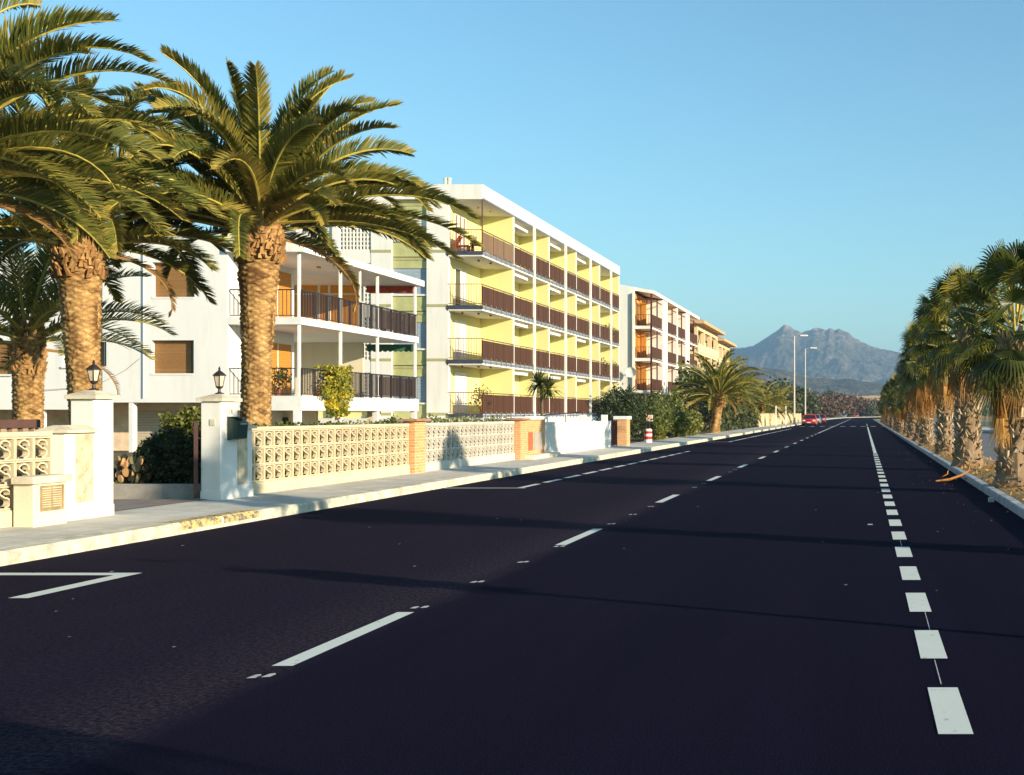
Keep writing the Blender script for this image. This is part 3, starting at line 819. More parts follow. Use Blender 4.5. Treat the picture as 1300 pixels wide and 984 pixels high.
def window_y(parent, x0, x1, z0, z1, y, kind, depth=.14, frame=white_clean, wallside=1):
    """window in a wall facing -Y at plane y: recess box parts, blind or glass"""
    b = MB(); t = .05
    b.box(x0, x1, y-.012, y+.03, z0-.07, z0-.002)
    fr = b.build('window', frame, parent)
    b = MB()
    yy = y+depth
    if kind == 'blind':
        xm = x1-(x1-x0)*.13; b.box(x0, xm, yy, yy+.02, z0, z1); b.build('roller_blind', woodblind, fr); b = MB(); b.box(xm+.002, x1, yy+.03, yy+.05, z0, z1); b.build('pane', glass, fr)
    elif kind == 'grey': b.box(x0, x1, yy, yy+.02, z0, z1); b.build('roller_blind', blind, fr)
    else: b.box(x0, x1, yy, yy+.02, z0, z1); b.build('pane', glass, fr)
    return fr
def wall_y_holes(b, x0, x1, z0, z1, y, thick, holes):
    """wall facing -Y at plane y, with rectangular holes (x0,x1,z0,z1)"""
    xs = sorted(set([x0, x1]+[h[0] for h in holes]+[h[1] for h in holes])); zs = sorted(set([z0, z1]+[h[2] for h in holes]+[h[3] for h in holes]))
    xs = [x for x in xs if x0 <= x <= x1]; zs = [z for z in zs if z0 <= z <= z1]
    def solid(i, j):
        if not (0 <= i < len(xs)-1 and 0 <= j < len(zs)-1): return False
        cx = (xs[i]+xs[i+1])/2; cz = (zs[j]+zs[j+1])/2
        return not any(h[0] < cx < h[1] and h[2] < cz < h[3] for h in holes)
    yb_ = y+thick
    for i in range(len(xs)-1):
        for j in range(len(zs)-1):
            if not solid(i, j): continue
            a, c, d, e = xs[i], xs[i+1], zs[j], zs[j+1]
            b.face([(a, y, d), (c, y, d), (c, y, e), (a, y, e)]); b.face([(c, yb_, d), (a, yb_, d), (a, yb_, e), (c, yb_, e)])
            if not solid(i-1, j): b.face([(a, yb_, d), (a, y, d), (a, y, e), (a, yb_, e)])
            if not solid(i+1, j): b.face([(c, y, d), (c, yb_, d), (c, yb_, e), (c, y, e)])
            if not solid(i, j-1): b.face([(a, yb_, d), (c, yb_, d), (c, y, d), (a, y, d)])
            if not solid(i, j+1): b.face([(a, y, e), (c, y, e), (c, yb_, e), (a, yb_, e)])

# ================================================================== BUILDING 1 (white house with balconies)
Y1 = 42.0; SX = Y1/F
def wx(px, Y=Y1): return (px-HX)*Y/F
def wz(py, Y=Y1): return HC-(py-HY)*Y/F
B1 = thing('white_apartment_house', 'low white apartment house with rounded gable and brown blinds behind the date palms', 'building', (-26, 46, .17))
# main end wall with arched gable
holes = [(wx(193), wx(247), wz(377), wz(333)), (wx(192), wx(246), wz(474), wz(432)), (wx(78), wx(135), wz(465), wz(434)), (wx(-20), wx(15), wz(475), wz(434)), (wx(-120), wx(-70), wz(475), wz(434))]
b = MB(); xr = wx(289); xl = wx(130)
wall_y_holes(b, xl, xr, wz(511), wz(318), Y1, .3, holes[:2]+[(wx(130), wx(135), wz(465), wz(434))])
arch = []
for k in range(15):
    t_ = k/14; a = PI*t_
    px = 289-(289-130)*t_; 
    arch.append((wx(px), wz(318)+ (wz(289)-wz(318))*(max(0, math.sin(a))**.55)))
for k in range(14):
    (xa, za), (xb_, zb_) = arch[k], arch[k+1]
    zl = wz(318)
    b.face([(xb_, Y1, zl), (xa, Y1, zl), (xa, Y1, za), (xb_, Y1, zb_)])
    b.face([(xa, Y1, za), (xa, Y1+11.3, za), (xb_, Y1+11.3, zb_), (xb_, Y1, zb_)])
b.build('gable_wall', wallgrey, B1)
b = MB()
wall_y_holes(b, wx(-260), xl, wz(520), wz(322), Y1+.05, .3, [(wx(78), wx(130), wz(465), wz(434)), holes[3], holes[4]])
b.box(wx(-260), xl, Y1+.36, Y1+11, wz(326), wz(322)); b.build('wing_wall', wallgrey, B1)
boxp('wing_roof_edge', white_clean, B1, wx(-262), xl, Y1-.05, Y1+.04, wz(325), wz(320))
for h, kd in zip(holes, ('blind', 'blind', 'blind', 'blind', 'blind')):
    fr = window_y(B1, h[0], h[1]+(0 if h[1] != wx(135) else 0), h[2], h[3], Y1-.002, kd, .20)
# side wall (+X) of the core with doors
b = MB(); b.box(xr-.3, xr+.0, Y1+.302, 46.9, .1, wz(318)-.05); b.build('side_wall', white, B1)
b = MB(); b.box(-30, xr-.301, 46.85, 47.05, 0, 7.3); b.build('inner_wall', cream, B1)
for z0 in (2.2, 5.0):
    for ya, yb_ in ((43.0, 43.9), (44.6, 45.5), (45.55, 46.6)):
        f = boxp('shutter_door', shutter, B1, xr+.0, xr+.035, ya, yb_, z0, z0+2.05)
        boxp('frame', white_clean, f, xr+.0, xr+.05, ya-.06, ya-.003, z0, z0+2.1)
boxp('vent', galv, B1, wx(145), wx(151), Y1-.015, Y1-.001, wz(432), wz(425))
b = MB(); b.tube([(wx(183.5), Y1-.05, 2.1), (wx(183.5), Y1-.05, 7.6)], .018, 6); b.build('drain_pipe', white_clean, B1)
b = MB(); b.tube([(wx(178), Y1-.02, wz(455)), (wx(160), Y1-.02, wz(470)), (wx(133), Y1-.02, wz(484)), (wx(100), Y1-.02, wz(492)), (wx(20), Y1-.02, wz(498))], .010, 4); b.build('wall_cable', galv, B1)
# slabs
XB = -20.0
for z0, z1, nm in ((4.72, 4.98, 'balcony_slab'),):
    b = MB(); b.box(-30, XB, 47.06, 53.1, z0, z1); b.box(xr+.004, XB, Y1, 47.058, z0, z1); b.build(nm, white_clean, B1)
b = MB(); b.box(-30, XB, 47.06, 53.1, 1.66, 2.18); b.box(xr+.004, XB, Y1, 47.058, 1.66, 2.18); b.build('balcony_slab', white_clean, B1)
# fascia/roof
b = MB(); b.box(-30, XB+.15, 47.06, 53.4, 7.28, 7.54); b.box(xr+.004, XB+.15, Y1-.15, 47.058, 7.28, 7.54); b.build('roof_slab', white_clean, B1)
b = MB()
b.loft([[(XB-.35, Y1+.1, 7.542), (xr+.01, Y1+.1, 7.542), (xr+.01, Y1+.1, 8.02), (XB-.35, Y1+.1, 7.68)], [(XB-.35, 53.2, 7.542), (xr+.01, 53.2, 7.542), (xr+.01, 53.2, 8.02), (XB-.35, 53.2, 7.68)]])
b.build('sloping_roof', M_plain('roof_render', (.66, .60, .48), .8, .15), B1)
# ceiling lamps
# posts
for yy, z0 in ((42.08, 1), (45.40, 1), (48.85, 1), (52.95, 1)):
    for za, zb_ in ((0, 1.657), (2.183, 4.717), (4.983, 7.277)):
        w = .10 if za > 1 else .22
        b = MB(); b.bevbox(XB-.06-w, XB-.06, yy-w/2, yy+w/2, za, zb_, .01); b.build('post', white_clean, B1)
b = MB(); b.bevbox(XB-.14, XB-.06, 47.1, 47.18, 4.983, 7.277, .01); b.build('post', white_clean, B1)
# far partition walls with clipped corner, orange screen above
b = MB()
yp = 53.0
def poly_y(b, pts, y, th):
    b.loft([[(x, y, z) for x, z in pts], [(x, y+th, z) for x, z in pts]])
wzp = lambda py: wz(py, yp); wxp = lambda px: wx(px, yp)
poly_y(b, [(-30, 2.19), (wxp(463), 2.19), (wxp(463), wzp(437)), (wxp(449), wzp(425)), (wxp(449), 4.71), (-30, 4.71)], yp-.2, .15); b.build('party_wall', cream, B1)
b = MB()
poly_y(b, [(-30, 5.0), (wxp(461), 5.0), (wxp(461), wzp(366)), (wxp(447), wzp(355)), (-30, wzp(355))], yp-.2, .05); b.build('orange_screen', orange_pl, B1)
b = MB()
for px in (408, 421): b.box(wxp(px)-.05, wxp(px)+.05, yp-.26, yp-.203, 5.0, wzp(352))
b.box(-30, wxp(447), yp-.26, yp-.203, wzp(355), wzp(352)); b.box(-30, wxp(461), yp-.255, yp-.203, wzp(375), wzp(373))
b.tube([(wxp(447), yp-.23, wzp(354)), (wxp(462), yp-.23, wzp(367))], .05, 4); b.box(wxp(461), wxp(461)+.08, yp-.26, yp-.15, 5.0, wzp(366)); b.build('screen_frame', white_clean, B1)
b = MB(); b.box(-30, wxp(465), yp-.19, yp-.05, wzp(352), 7.27); b.build('party_wall', soffit, B1)
# ground floor walls
b = MB(); b.box(-30, xr+1.3, 46.0, 46.15, 0, 1.655); b.box(xr+1.6, XB-.5, 50, 50.15, 0, 1.655); b.build('ground_floor_wall', cream, B1)
boxp('ground_floor_window', glassdark, B1, wx(352, 46), wx(366, 46), 45.96, 45.997, .5, 1.4)
# garages beneath the gable
boxp('garage_pier', white, B1, wx(163), wx(168), Y1+.02, Y1+.28, 0, wz(511)-.002); boxp('garage_pier', white, B1, wx(283), wx(289)-.003, Y1+.02, Y1+.28, 0, wz(511)-.002)
b = MB(); b.box(wx(-250), xr-.31, Y1+1.9, Y1+2.1, 0, 1.95); b.build('undercroft_wall', M_plain('undercroft_render', (.72, .56, .40), .85, .15), B1)
boxp('garage_door', M_slats('garage_door_slats', (.55, .47, .35), (.58, .50, .38), .1, 2), B1, wx(176, 44), wx(228, 44), Y1+1.84, Y1+1.897, 0, wz(521, 44))
boxp('undercroft_ceiling', soffit, B1, wx(-250), xr-.31, Y1+.31, Y1+1.89, 1.96, 2.02)
for px, dy in ((-40, .1), (46, .1), (62, 1.2)): boxp('undercroft_pier', white, B1, wx(px), wx(px+6), Y1+dy, Y1+dy+.2, 0, wz(520)-.002)
boxp('orange_door', shutter, B1, wx(40, 44), wx(58, 44), Y1+1.83, Y1+1.895, 0, 1.75)
# railings
for z0 in (2.18, 4.98):
    b = bar_rail_x(Y1+.06, xr+.05, XB-.25, z0, z0+1.0, .14); b.build('railing', dark_metal, B1)
    b = bar_rail_y(XB-.05, Y1+.1, 53.0, z0, z0+1.0, .125, .026); b.build('railing', dark_metal, B1)
    b = MB(); b.box(XB-.09, XB-.07, 48.7, 52.9, z0+.12, z0+.9); b.build('privacy_mat', M_slats('reed_mat', (.13, .07, .05), (.26, .20, .17), .3, 1), B1) if z0 > 3 else b.build('privacy_mat', M_slats('striped_mat', (.08, .045, .04), (.36, .30, .26), .16, 1), B1)
boxp('ceiling_lamp', M_plain('brass', (.4, .2, .08), .5, .1), B1, -21.3, -21.18, 46, 46.12, 7.22, 7.278)
# red and green awnings of neighbour flat
o = MB()
pp = []
for k in range(2): pass
t = thing('awning', 'rolled red awning under the roof at the far end of the white house balcony', 'awning', (-21.2, 53.3, 6.6), 'awnings at the far balcony end')
b = MB(); b.box(-22.35, -20.25, 53.12, 53.5, wz(371, 53), wz(363, 53)); b.build('cloth', M_plain('red_brown_cloth', (.42, .07, .03), .8, .25, 8), t)
b = MB(); b.box(-22.4, -20.2, 53.12, 53.3, wz(362.8, 53), wz(360, 53)); b.build('cassette', white_clean, t)
t = thing('awning', 'scalloped green awning under the lower far balcony of the white house', 'awning', (-21.2, 53.3, 4.4), 'awnings at the far balcony end')
b = MB()
for k in range(9):
    x = -22.35+k*.235; b.loft([[(x+.118+.116*math.cos(a), 53.14, 4.42+.10*math.sin(a)) for a in [PI+PI*j/6 for j in range(7)]]+[], [(x+.118+.116*math.cos(a), 53.17, 4.42+.10*math.sin(a)) for a in [PI+PI*j/6 for j in range(7)]]])
b.box(-22.35, -20.25, 53.14, 53.17, 4.42, 4.66); b.build('cloth', greenaw, t)

# plants on the balconies
def pot_plant(label, x, y, z, h, kind, n=60, grp='potted plants on the balconies'):
    t = thing('potted_plant', label, 'plant', (x, y, z), grp)
    b = MB(); b.lathe(x, y, [(.09, z+.003), (.13, z+.22), (.14, z+.22), (.13, z+.24)], 10); b.build('pot', potm, t)
    b = MB()
    if kind == 'spike':
        for k in range(40):
            az = k*2.4; el = R.uniform(.2, 1.4); d = Vector((math.cos(az)*math.cos(el), math.sin(az)*math.cos(el), math.sin(el)))
            o = Vector((x, y, z+.3)); e = o+d*h*.7; w = Vector((-math.sin(az), math.cos(az), 0))*.02
            b.face([o-w, o+w, e*1+Vector((0, 0, -.08))], 0, R.uniform(.3, .9))
    else: cloud_ball(b, (x, y, z+.25+h*.4), (h*.4, h*.4, h*.45), n*4, .10)
    b.build('foliage', leaf_hedge, t)
pot_plant('spiky potted plant at the upper balcony of the white house', -20.4, 50.2, 4.98, 1.6, 'spike')
pot_plant('small spiky plant at the far end of the upper balcony', -20.35, 52.4, 4.98, 1.3, 'spike')
pot_plant('leafy plant low behind the upper rail between the spiky plants', -20.35, 51.4, 4.98, .8, 'bush')
pot_plant('leafy potted plant behind the lower railing near the corner post', -21.0, 42.5, 2.18, 1.0, 'bush')
t = thing('flowering_bush', 'bright yellow green flowering bush spilling over the lower balcony rail', 'plant', (-20, 44.9, 2.0))
b = MB()
for k in range(9000):
    y = R.gauss(44.55, .8); z = R.uniform(1.45, 3.35)
    if abs(y-44.55) > 1.2-.75*max(0, 2.2-z)-.5*max(0, z-2.9)+.55*noise.noise(Vector((y*1.5, z*1.5, 1))): continue
    if noise.noise(Vector((y*3.2, z*3.2, 4))) < -.18: continue
    x = XB+.02+.30*R.random()+.18*noise.noise(Vector((y*2, z*2, 0)))
    if z > 2.4 and R.random() < .4: x -= R.random()*.6
    leafquad(b, (x, y, z), .085*R.uniform(.6, 1.3), 0, min(1, max(0, .45+.7*noise.noise(Vector((y*3, z*3, 9)))+R.gauss(0, .2))), -.2, .5)
b.build('foliage', leaf_yel, t)
b = MB(); b.bevbox(XB-.55, XB-.3, 44.2, 45.6, 2.19, 2.45, .01); b.build('planter', potm, t)

# ================================================================== BUILDING 2 (yellow balconies)
Y2 = 62.0
w2x = lambda px: (px-HX)*Y2/F
w2z = lambda py: HC-(py-HY)*Y2/F
B2 = thing('yellow_apartment_block', 'long four storey apartment block with yellow balconies and brown screens', 'building', (-24, 78, .17))
XF = -20.0; XI = -21.9; YE = 96.9
LV = [1.55, 4.40, 7.25, 10.10]; ZT = 13.58; ZS = 12.80
parts_y = [67.6, 75.2, 82.3, 89.6, 96.7]; cols_y = [71.5, 79.0, 86.2, 93.2]
boxp('core_wall', yellow, B2, -34, XI, Y2+.31, YE, 0, ZS-.003)
# roof parapet
b = MB(); b.box(w2x(497), XF, Y2-.0, YE, ZS, ZT); b.build('parapet', white, B2)
b = MB(); b.box(w2x(345), w2x(497)-.003, Y2-.02, YE, ZS-.1, ZT-.12); b.build('parapet', white, B2)
boxp('parapet_trim', steel_blue, B2, XF+.0, XF+.02, Y2+.03, YE-.02, ZS+.0, ZS+.09)
# end wall: white piers
def pier(x0, x1): 
    b = MB(); b.box(x0, x1, Y2-.0, Y2+.3, 0, ZS-.003); b.build('end_wall', white, B2)
pier(w2x(541.5), w2x(569)); pier(w2x(471), w2x(497)); pier(w2x(421.5), w2x(430)); pier(w2x(345), w2x(376))
for z in LV:
    for (xa, xb_) in ((541.6, 569), (471.1, 497)):
        boxp('band', olive, B2, w2x(xa), w2x(xb_), Y2-.02, Y2-.001, z-.20+.1, z-.06+.1)
# recessed window bays
def bay(x0, x1, dz, levels, y=Y2+.15):
    for z in levels:
        z = z+dz
        f = boxp('window_panel', green_panel, B2, x0, x1, y, y+.12, z+.10, z+.88)
        boxp('sill', white_clean, f, x0, x1, y-.09, y-.001, z+.882, z+.97)
        f = boxp('window', white_clean, B2, x0, x1, y+.06, y+.12, z+.972, z+2.33)
        if z > 9:
            n = 3
            for k in range(n):
                a = x0+(x1-x0)*(k+.12)/n; c2 = x0+(x1-x0)*(k+.88)/n
                boxp('pane', glass, f, a, c2, y+.045, y+.058, z+1.05, z+1.60)
            boxp('lintel', white, B2, x0, x1, y+.02, y+.059, z+1.68, z+2.33)
        else:
            boxp('roller_blind', blind, f, x0+.04, x1-.02, y+.045, y+.058, z+1.0, z+2.33)
        boxp('window_panel', green_panel, B2, x0, x1, y, y+.12, z+2.34, z+2.80)
        boxp('band', olive, B2, x0, x1, y-.03, y-.001, z+2.76, z+2.90)
bay(w2x(497.2), w2x(541.3), -.4, LV)
bay(w2x(376.2), w2x(421.3), .55, LV[:3])
boxp('lintel_panel', white, B2, w2x(376.2), w2x(421.3), Y2+.1, Y2+.26, 10.75, ZS-.11)
boxp('stair_window', blind, B2, w2x(365), w2x(375.8), Y2-.02, Y2-.002, w2z(296), w2z(276))
# lattice stair screens
for (za, zb_) in ((w2z(318), w2z(262)), (w2z(389), w2z(334)), (w2z(458), w2z(402)), (w2z(520), w2z(472))):
    b = MB(); x0, x1 = w2x(430), w2x(471); n = 9; nz = 10
    for i in range(n+1): x = x0+(x1-x0-.06)*i/n; b.box(x, x+.07, Y2+.05, Y2+.15, za, zb_)
    for j in range(nz+1): z = za+(zb_-za-.06)*j/nz; b.box(x0, x1, Y2+.06, Y2+.14, z, z+.07)
    b.build('stair_lattice', white_clean, B2)
    boxp('stairwell', M_plain('red_brown_stair', (.30, .12, .07), .8, .2), B2, x0, x1, Y2+.8, Y2+.9, za, zb_)
for z in (w2z(326), w2z(395), w2z(465)):
    boxp('stair_band', white, B2, w2x(430.1), w2x(470.9), Y2+.02, Y2+.25, z-.33, z+.33)
# podium
boxp('podium', white, B2, -34, XF+.35, Y2-1.2, YE+.5, -.05, 1.30)
# chimneys
for px in (557, 562):
    b = MB(); b.lathe(w2x(px), Y2+1, [(.09, ZT-.1), (.09, ZT+.45), (.12, ZT+.46), (.12, ZT+.52)], 10); b.build('roof_pipe', cream, B2)
# balconies
for li, z in enumerate(LV):
    b = MB()
    if li:
        b.box(XI+.004, XF-.02, Y2, YE-.2, z-.30, z-.04)
    f = b.build('balcony_slab', soffit, B2) if li else boxp('balcony_slab', soffit, B2, XI+.004, XF, Y2, YE-.2, z-.24, z-.04)
    b = MB(); b.box(XF-.06, XF+.02, Y2+.02, YE-.3, z-.19, z-.06)
    for k in range(int((YE-Y2)/.9)): b.box(XF+.022, XF+.05, Y2+.4+k*.9, Y2+.46+k*.9, z-.24, z+.1)
    b.build('slab_edge', steel_blue, f)
    boxp('slab_end', steel_dark, f, XI+.004, XF+.02, Y2-.03, Y2-.002, z-.22, z-.02)
    # end rail
    b = MB(); b.tube([(XI+.05, Y2+.02, z+1.1), (XF-.02, Y2+.02, z+1.1)], .024, 5); b.box(XI+.05, XF, Y2+.01, Y2+.03, z+.06, z+.09)
    for k in range(14): x = XI+.07+k*(XF-XI-.12)/13; b.box(x-.010, x+.010, Y2+.01, Y2+.03, z+.09, z+1.08)
    b.build('end_railing', M_plain('rail_brown', (.22, .10, .04), .5, .1), B2)
    # side screens
    seq = [Y2]+sorted(parts_y+cols_y)
    for k in range(len(seq)-1):
        ya, yb_ = seq[k]+.06, seq[k+1]-.06
        mt = tan_rail if (li == 3 and k == 0) else brown_rail
        f = boxp('balcony_screen', mt, B2, XF-.05, XF-.02, ya, yb_, z+.02, z+1.0)
        b = MB(); b.box(XF-.045, XF-.005, ya, yb_, z+1.06, z+1.10)
        for q in range(4): yy = ya+(yb_-ya)*q/3; b.box(XF-.018, XF-.003, yy-.012, yy+.012, z-.02, z+1.06)
        b.build('handrail', brown_metal, f)
    # doors on back wall
    for k in range(5):
        ys0 = ([Y2-.9]+parts_y)[k]
        if k == 0: dd = ((Y2+1.2, Y2+3.0),)
        else: dd = ((ys0+1.0, ys0+2.6), (ys0+4.2, ys0+5.8))
        for ya, yb_ in dd:
            f = boxp('balcony_door', doorw, B2, XI, XI+.04, ya, yb_, z, z+2.15)
            if li == 3 and k == 0:
                for q in range(3): boxp('shutter_slat', M_plain('brown_frame_paint', (.30, .13, .05), .5, .1), f, XI+.042, XI+.06, ya+.1+q*.62, ya+.28+q*.62, z+.1, z+2.1)
            elif (k+li) % 3: boxp('pane', curtain if (k+li) % 2 else glass, f, XI+.042, XI+.05, ya+.1, ya+.78, z+.1, z+2.05)
            else: boxp('roller_blind', white_clean, f, XI+.042, XI+.06, ya, yb_, z+.02, z+2.2)
        if k and (k*3+li*5) % 5 != 2:
            b = MB(); b.box(XF-.55, XF-.15, ys0+.25, ys0+3.3, z+2.26, z+2.42); b.box(XI+.5, XF-.551, ys0+.5, ys0+.56, z+2.3, z+2.36); b.box(XI+.5, XF-.551, ys0+3.0, ys0+3.06, z+2.3, z+2.36); b.build('awning_cassette', white_clean, B2)
    b = MB()
    for (xx, yy) in ((-21.4, 63), (-20.7, 63.5), (-20.4, 64.6)): b.lathe(xx, yy, [(.05, z+2.46), (.07, z+2.50), (.05, z+2.545)], 8)
    b.build('ceiling_lamp', M_plain('lamp_brown', (.30, .10, .04), .6, .1), B2)
for i, yy in enumerate(parts_y):
    b = MB()
    b.box(XI+.002, XF-.07, yy-.07, yy+.07, LV[0]-.03, ZS-.003); b.build('partition_wall', yellow, B2)
    boxp('partition_edge', white_clean, B2, XF-.068, XF-.0, yy-.055, yy+.055, LV[0]-.03, ZS-.003)
for yy in cols_y: boxp('column', white_clean, B2, XF-.0, XF+.14, yy-.08, yy+.08, 1.30, ZS+.1)
b = MB(); b.tube([(XF-.03, Y2+.04, LV[3]), (XF-.03, Y2+.04, ZS)], .035, 6); b.build('corner_post', brown_metal, B2)
# furniture on top balcony
t = thing('lounge_chair', 'red brown folding lounger on the topmost yellow balcony', 'chair', (-21.2, 62.8, 10.1))
b = MB(); b.box(-21.7, -20.95, 62.5, 63.0, 10.42, 10.47); b.build('seat', redsofa, t)
b = MB(); b.loft([[(-21.7, 62.5, 10.44), (-21.7, 63, 10.44), (-21.75, 63, 10.48), (-21.75, 62.5, 10.48)], [(-21.35, 62.5, 10.95), (-21.35, 63, 10.95), (-21.4, 63, 10.98), (-21.4, 62.5, 10.98)]]); b.build('backrest', redsofa, t)
for xx in (-21.6, -21.0): boxp('leg', redsofa, t, xx, xx+.04, 62.5, 62.95, 10.1, 10.42)
t = thing('side_table', 'small red table on the topmost yellow balcony', 'table', (-20.5, 62.8, 10.1))
boxp('table_top', redsofa, t, -20.85, -20.15, 62.5, 63.1, 10.52, 10.57)
for xx in (-20.8, -20.24): boxp('leg', redsofa, t, xx, xx+.04, 62.55, 63.0, 10.1, 10.52)
o = MB(); 
for k in range(8): o.box(-21.05+k*.04, -21.01+k*.04, 63.2+.02*math.sin(k*1.3), 63.23+.02*math.sin(k*1.3), 10.5, 11.0)
o = o.build('towel', bluecloth, None); tag(o, 'light blue towel hanging on the topmost yellow balcony', 'towel')

for (lv, yy, nm_) in ((2, 94.0, 'trailing potted plant at the far end of the third yellow balcony row'), (1, 95.2, 'leafy potted plant at the far end of the second yellow balcony row'), (1, 91.5, 'potted plant in the last but one bay of the second yellow balcony row'), (0, 63.0, 'small potted plant behind the lowest end railing of the yellow block')):
    pot_plant(nm_, XF-.35, yy, LV[lv], 1.5, 'bush', 90, 'potted plants on the yellow balconies')
# ================================================================== BUILDING 3 (apricot balconies)
Y3 = 104.3; X3 = -18.7
w3x = lambda px: (px-HX)*Y3/F
w3z = lambda py: HC-(py-HY)*Y3/F
B3 = thing('apricot_apartment_block', 'four storey block with apricot walls and brown framed balconies beyond the yellow block', 'building', (-22, 118, .17))
YE3 = 133.3; xi3 = X3-1.5
LV3 = [.75, 3.60, 6.45, 9.30]; top3 = 12.15
boxp('core_wall', orange_wall, B3, -34, xi3, Y3+.2, YE3, 0, top3)
b = MB()
poly_y(b, [(-36, 0), (w3x(805.5), 0), (w3x(805.5), top3), (w3x(805.5), top3+.55), (-24.5, top3+1.1), (-36, top3-.2)], Y3-.1, .28); b.build('end_wall', white, B3)
b = MB()
b.loft([[(X3+.15, yy, top3-.02), (X3+.15, yy, top3+.28), (-24.5, yy, top3+1.3), (-36, yy, top3-.05), (-36, yy, top3-.3), (-24.5, yy, top3+1.02)] for yy in (Y3-.12+.3, YE3+.3)]); b.build('roof', white_clean, B3)
b = MB(); b.tube([(w3x(803.5), Y3-.2, 0), (w3x(803.5), Y3-.2, top3)], .12, 8); b.build('drain_pipe', galv, B3)
b3y = lambda px: X3*F/(px-HX)
for li, z in enumerate(LV3):
    f = boxp('balcony_slab', white_clean, B3, xi3, X3, Y3, YE3-.05, z-.28, z)
    boxp('slab_edge', brown_metal, f, X3+.0, X3+.03, Y3+.02, YE3-.07, z-.10, z-.02)
    b = bar_rail_x(Y3+.03, w3x(807), X3-.05, z, z+1.0, .2, .03); b.build('end_railing', brown_metal, B3)
    for (pa, pb) in ((827.5, 840.5), (847.5, 858.8), (860.3, 870), (875.5, 885.7)):
        ya, yb_ = b3y(pa), b3y(pb)
        boxp('balcony_screen', brown_rail, B3, X3-.05, X3-.01, ya, yb_, z+.05, z+1.02)
        boxp('post', brown_metal, B3, X3-.1, X3-.0, (ya+yb_)/2-.07+.3, (ya+yb_)/2+.07+.3, z, z+2.56)
        boxp('frame_rail', brown_metal, B3, X3-.08, X3-.02, ya, yb_, z+2.3, z+2.38)
        g = boxp('balcony_door', shutter if (li+int(pa)) % 2 else woodblind, B3, xi3, xi3+.05, ya+.5, ya+2.0, z, z+2.1)
    boxp('balcony_door', shutter, B3, w3x(809), w3x(815), Y3+1.9, Y3+1.95, z, z+2.2)
    boxp('frame_rail', brown_metal, B3, w3x(807), X3, Y3-.0, Y3+.07, z+2.28, z+2.40)
for pa, pb in ((841, 847), (859, 860.2), (870.3, 875)):
    boxp('pier', white_clean, B3, xi3+.01, X3+.05, b3y(pa)+.05, b3y(pb)-.05, 0, top3-.03)
boxp('corner_post', brown_metal, B3, X3-.14, X3+.01, Y3+.0, Y3+.14, 0, top3-.02)
boxp('bay_wall', orange_wall, B3, w3x(806.5), xi3+.2, Y3+1.96, Y3+2.1, 0, top3-.02)
boxp('roof_vent', steel_blue, B3, -21.0, -20.2, 121, 122, top3+.4, top3+1.0)
t = thing('satellite_dish', 'white satellite dish on the near corner of the apricot block', 'satellite dish', (w3x(803), Y3-.5, 4.5))
b = MB(); dx, dz = w3x(803), w3z(473)
b.loft([[(dx+r*math.cos(2*PI*j/16), Y3-.75+d, dz+r*math.sin(2*PI*j/16)) for j in range(16)] for r, d in ((.02, .18), (.25, .14), (.42, .05), (.46, 0))], True, False)
b.build('dish', whitep, t)
b = MB(); b.tube([(dx, Y3-.58, dz), (dx, Y3-.1, dz-.1)], .04, 5); b.build('arm', galv, t)

# ================================================================== BUILDING 4 (sand coloured with tiled roofs)
B4 = thing('sand_apartment_block', 'sand coloured block with tan tiled roofs behind the big date palm', 'building', (-22, 160, .17))
def hip(b, x0, x1, y0, y1, z, h, ov=1.0):
    b.loft([[(x0-ov, y0-ov, z), (x1+ov, y0-ov, z), (x1+ov, y1+ov, z), (x0-ov, y1+ov, z)], [(x0-ov, y0-ov, z+.35), (x1+ov, y0-ov, z+.35), (x1+ov, y1+ov, z+.35), (x0-ov, y1+ov, z+.35)], [(x0+3, y0+4, z+h), (x1-3, y0+4, z+h), (x1-3, y1-4, z+h), (x0+3, y1-4, z+h)]])
b = MB(); b.box(-34, -20.9, 138, 157, 0, 10.9); b.box(-33, -21.2, 161, 175, 0, 10.2); b.build('wall', creamwall4, B4)
b = MB(); hip(b, -34, -19.5, 138, 157, 12.0, 1.9, 1.0); b.build('roof', tanroof, B4)
b = MB(); hip(b, -33, -19.9, 161, 175, 11.4, 1.8, 1.0); b.build('roof', tanroof, B4)
for (ya, yb_, zt, xx) in ((138.2, 156.6, 12.0, -19.4), (161.5, 174.6, 11.4, -19.8)):
    for k in range(4):
        y = ya+(yb_-ya)*k/3; boxp('column', creamwall4, B4, xx-.5, xx, y-.25, y+.25, 0, zt-.003)
    boxp('beam', creamwall4, B4, xx-.45, xx-.05, ya+.26, yb_-.26, zt-.6, zt-.004)
    for z in (zt-3.2, zt-6.3, zt-9.4):
        boxp('balcony_slab', creamwall4, B4, -20.89, xx+.05, ya-.3, yb_+.3, z-.3, z)
        boxp('balcony_wall', creamwall4, B4, xx-.02, xx+.12, ya-.3, yb_+.3, z+.003, z+.95)
        for k in range(4):
            y = ya+1.5+(yb_-ya-2)*k/4; boxp('window', glassdark, B4, xx-1.48 if zt > 11.9 else xx-1.38, xx-1.42 if zt > 11.9 else xx-1.3, y, y+1.6, z, z+2.1)
        boxp('end_window', glassdark, B4, -24, -22.5, ya-.5+.0, ya+.6, z+.3, z+2) if False else None

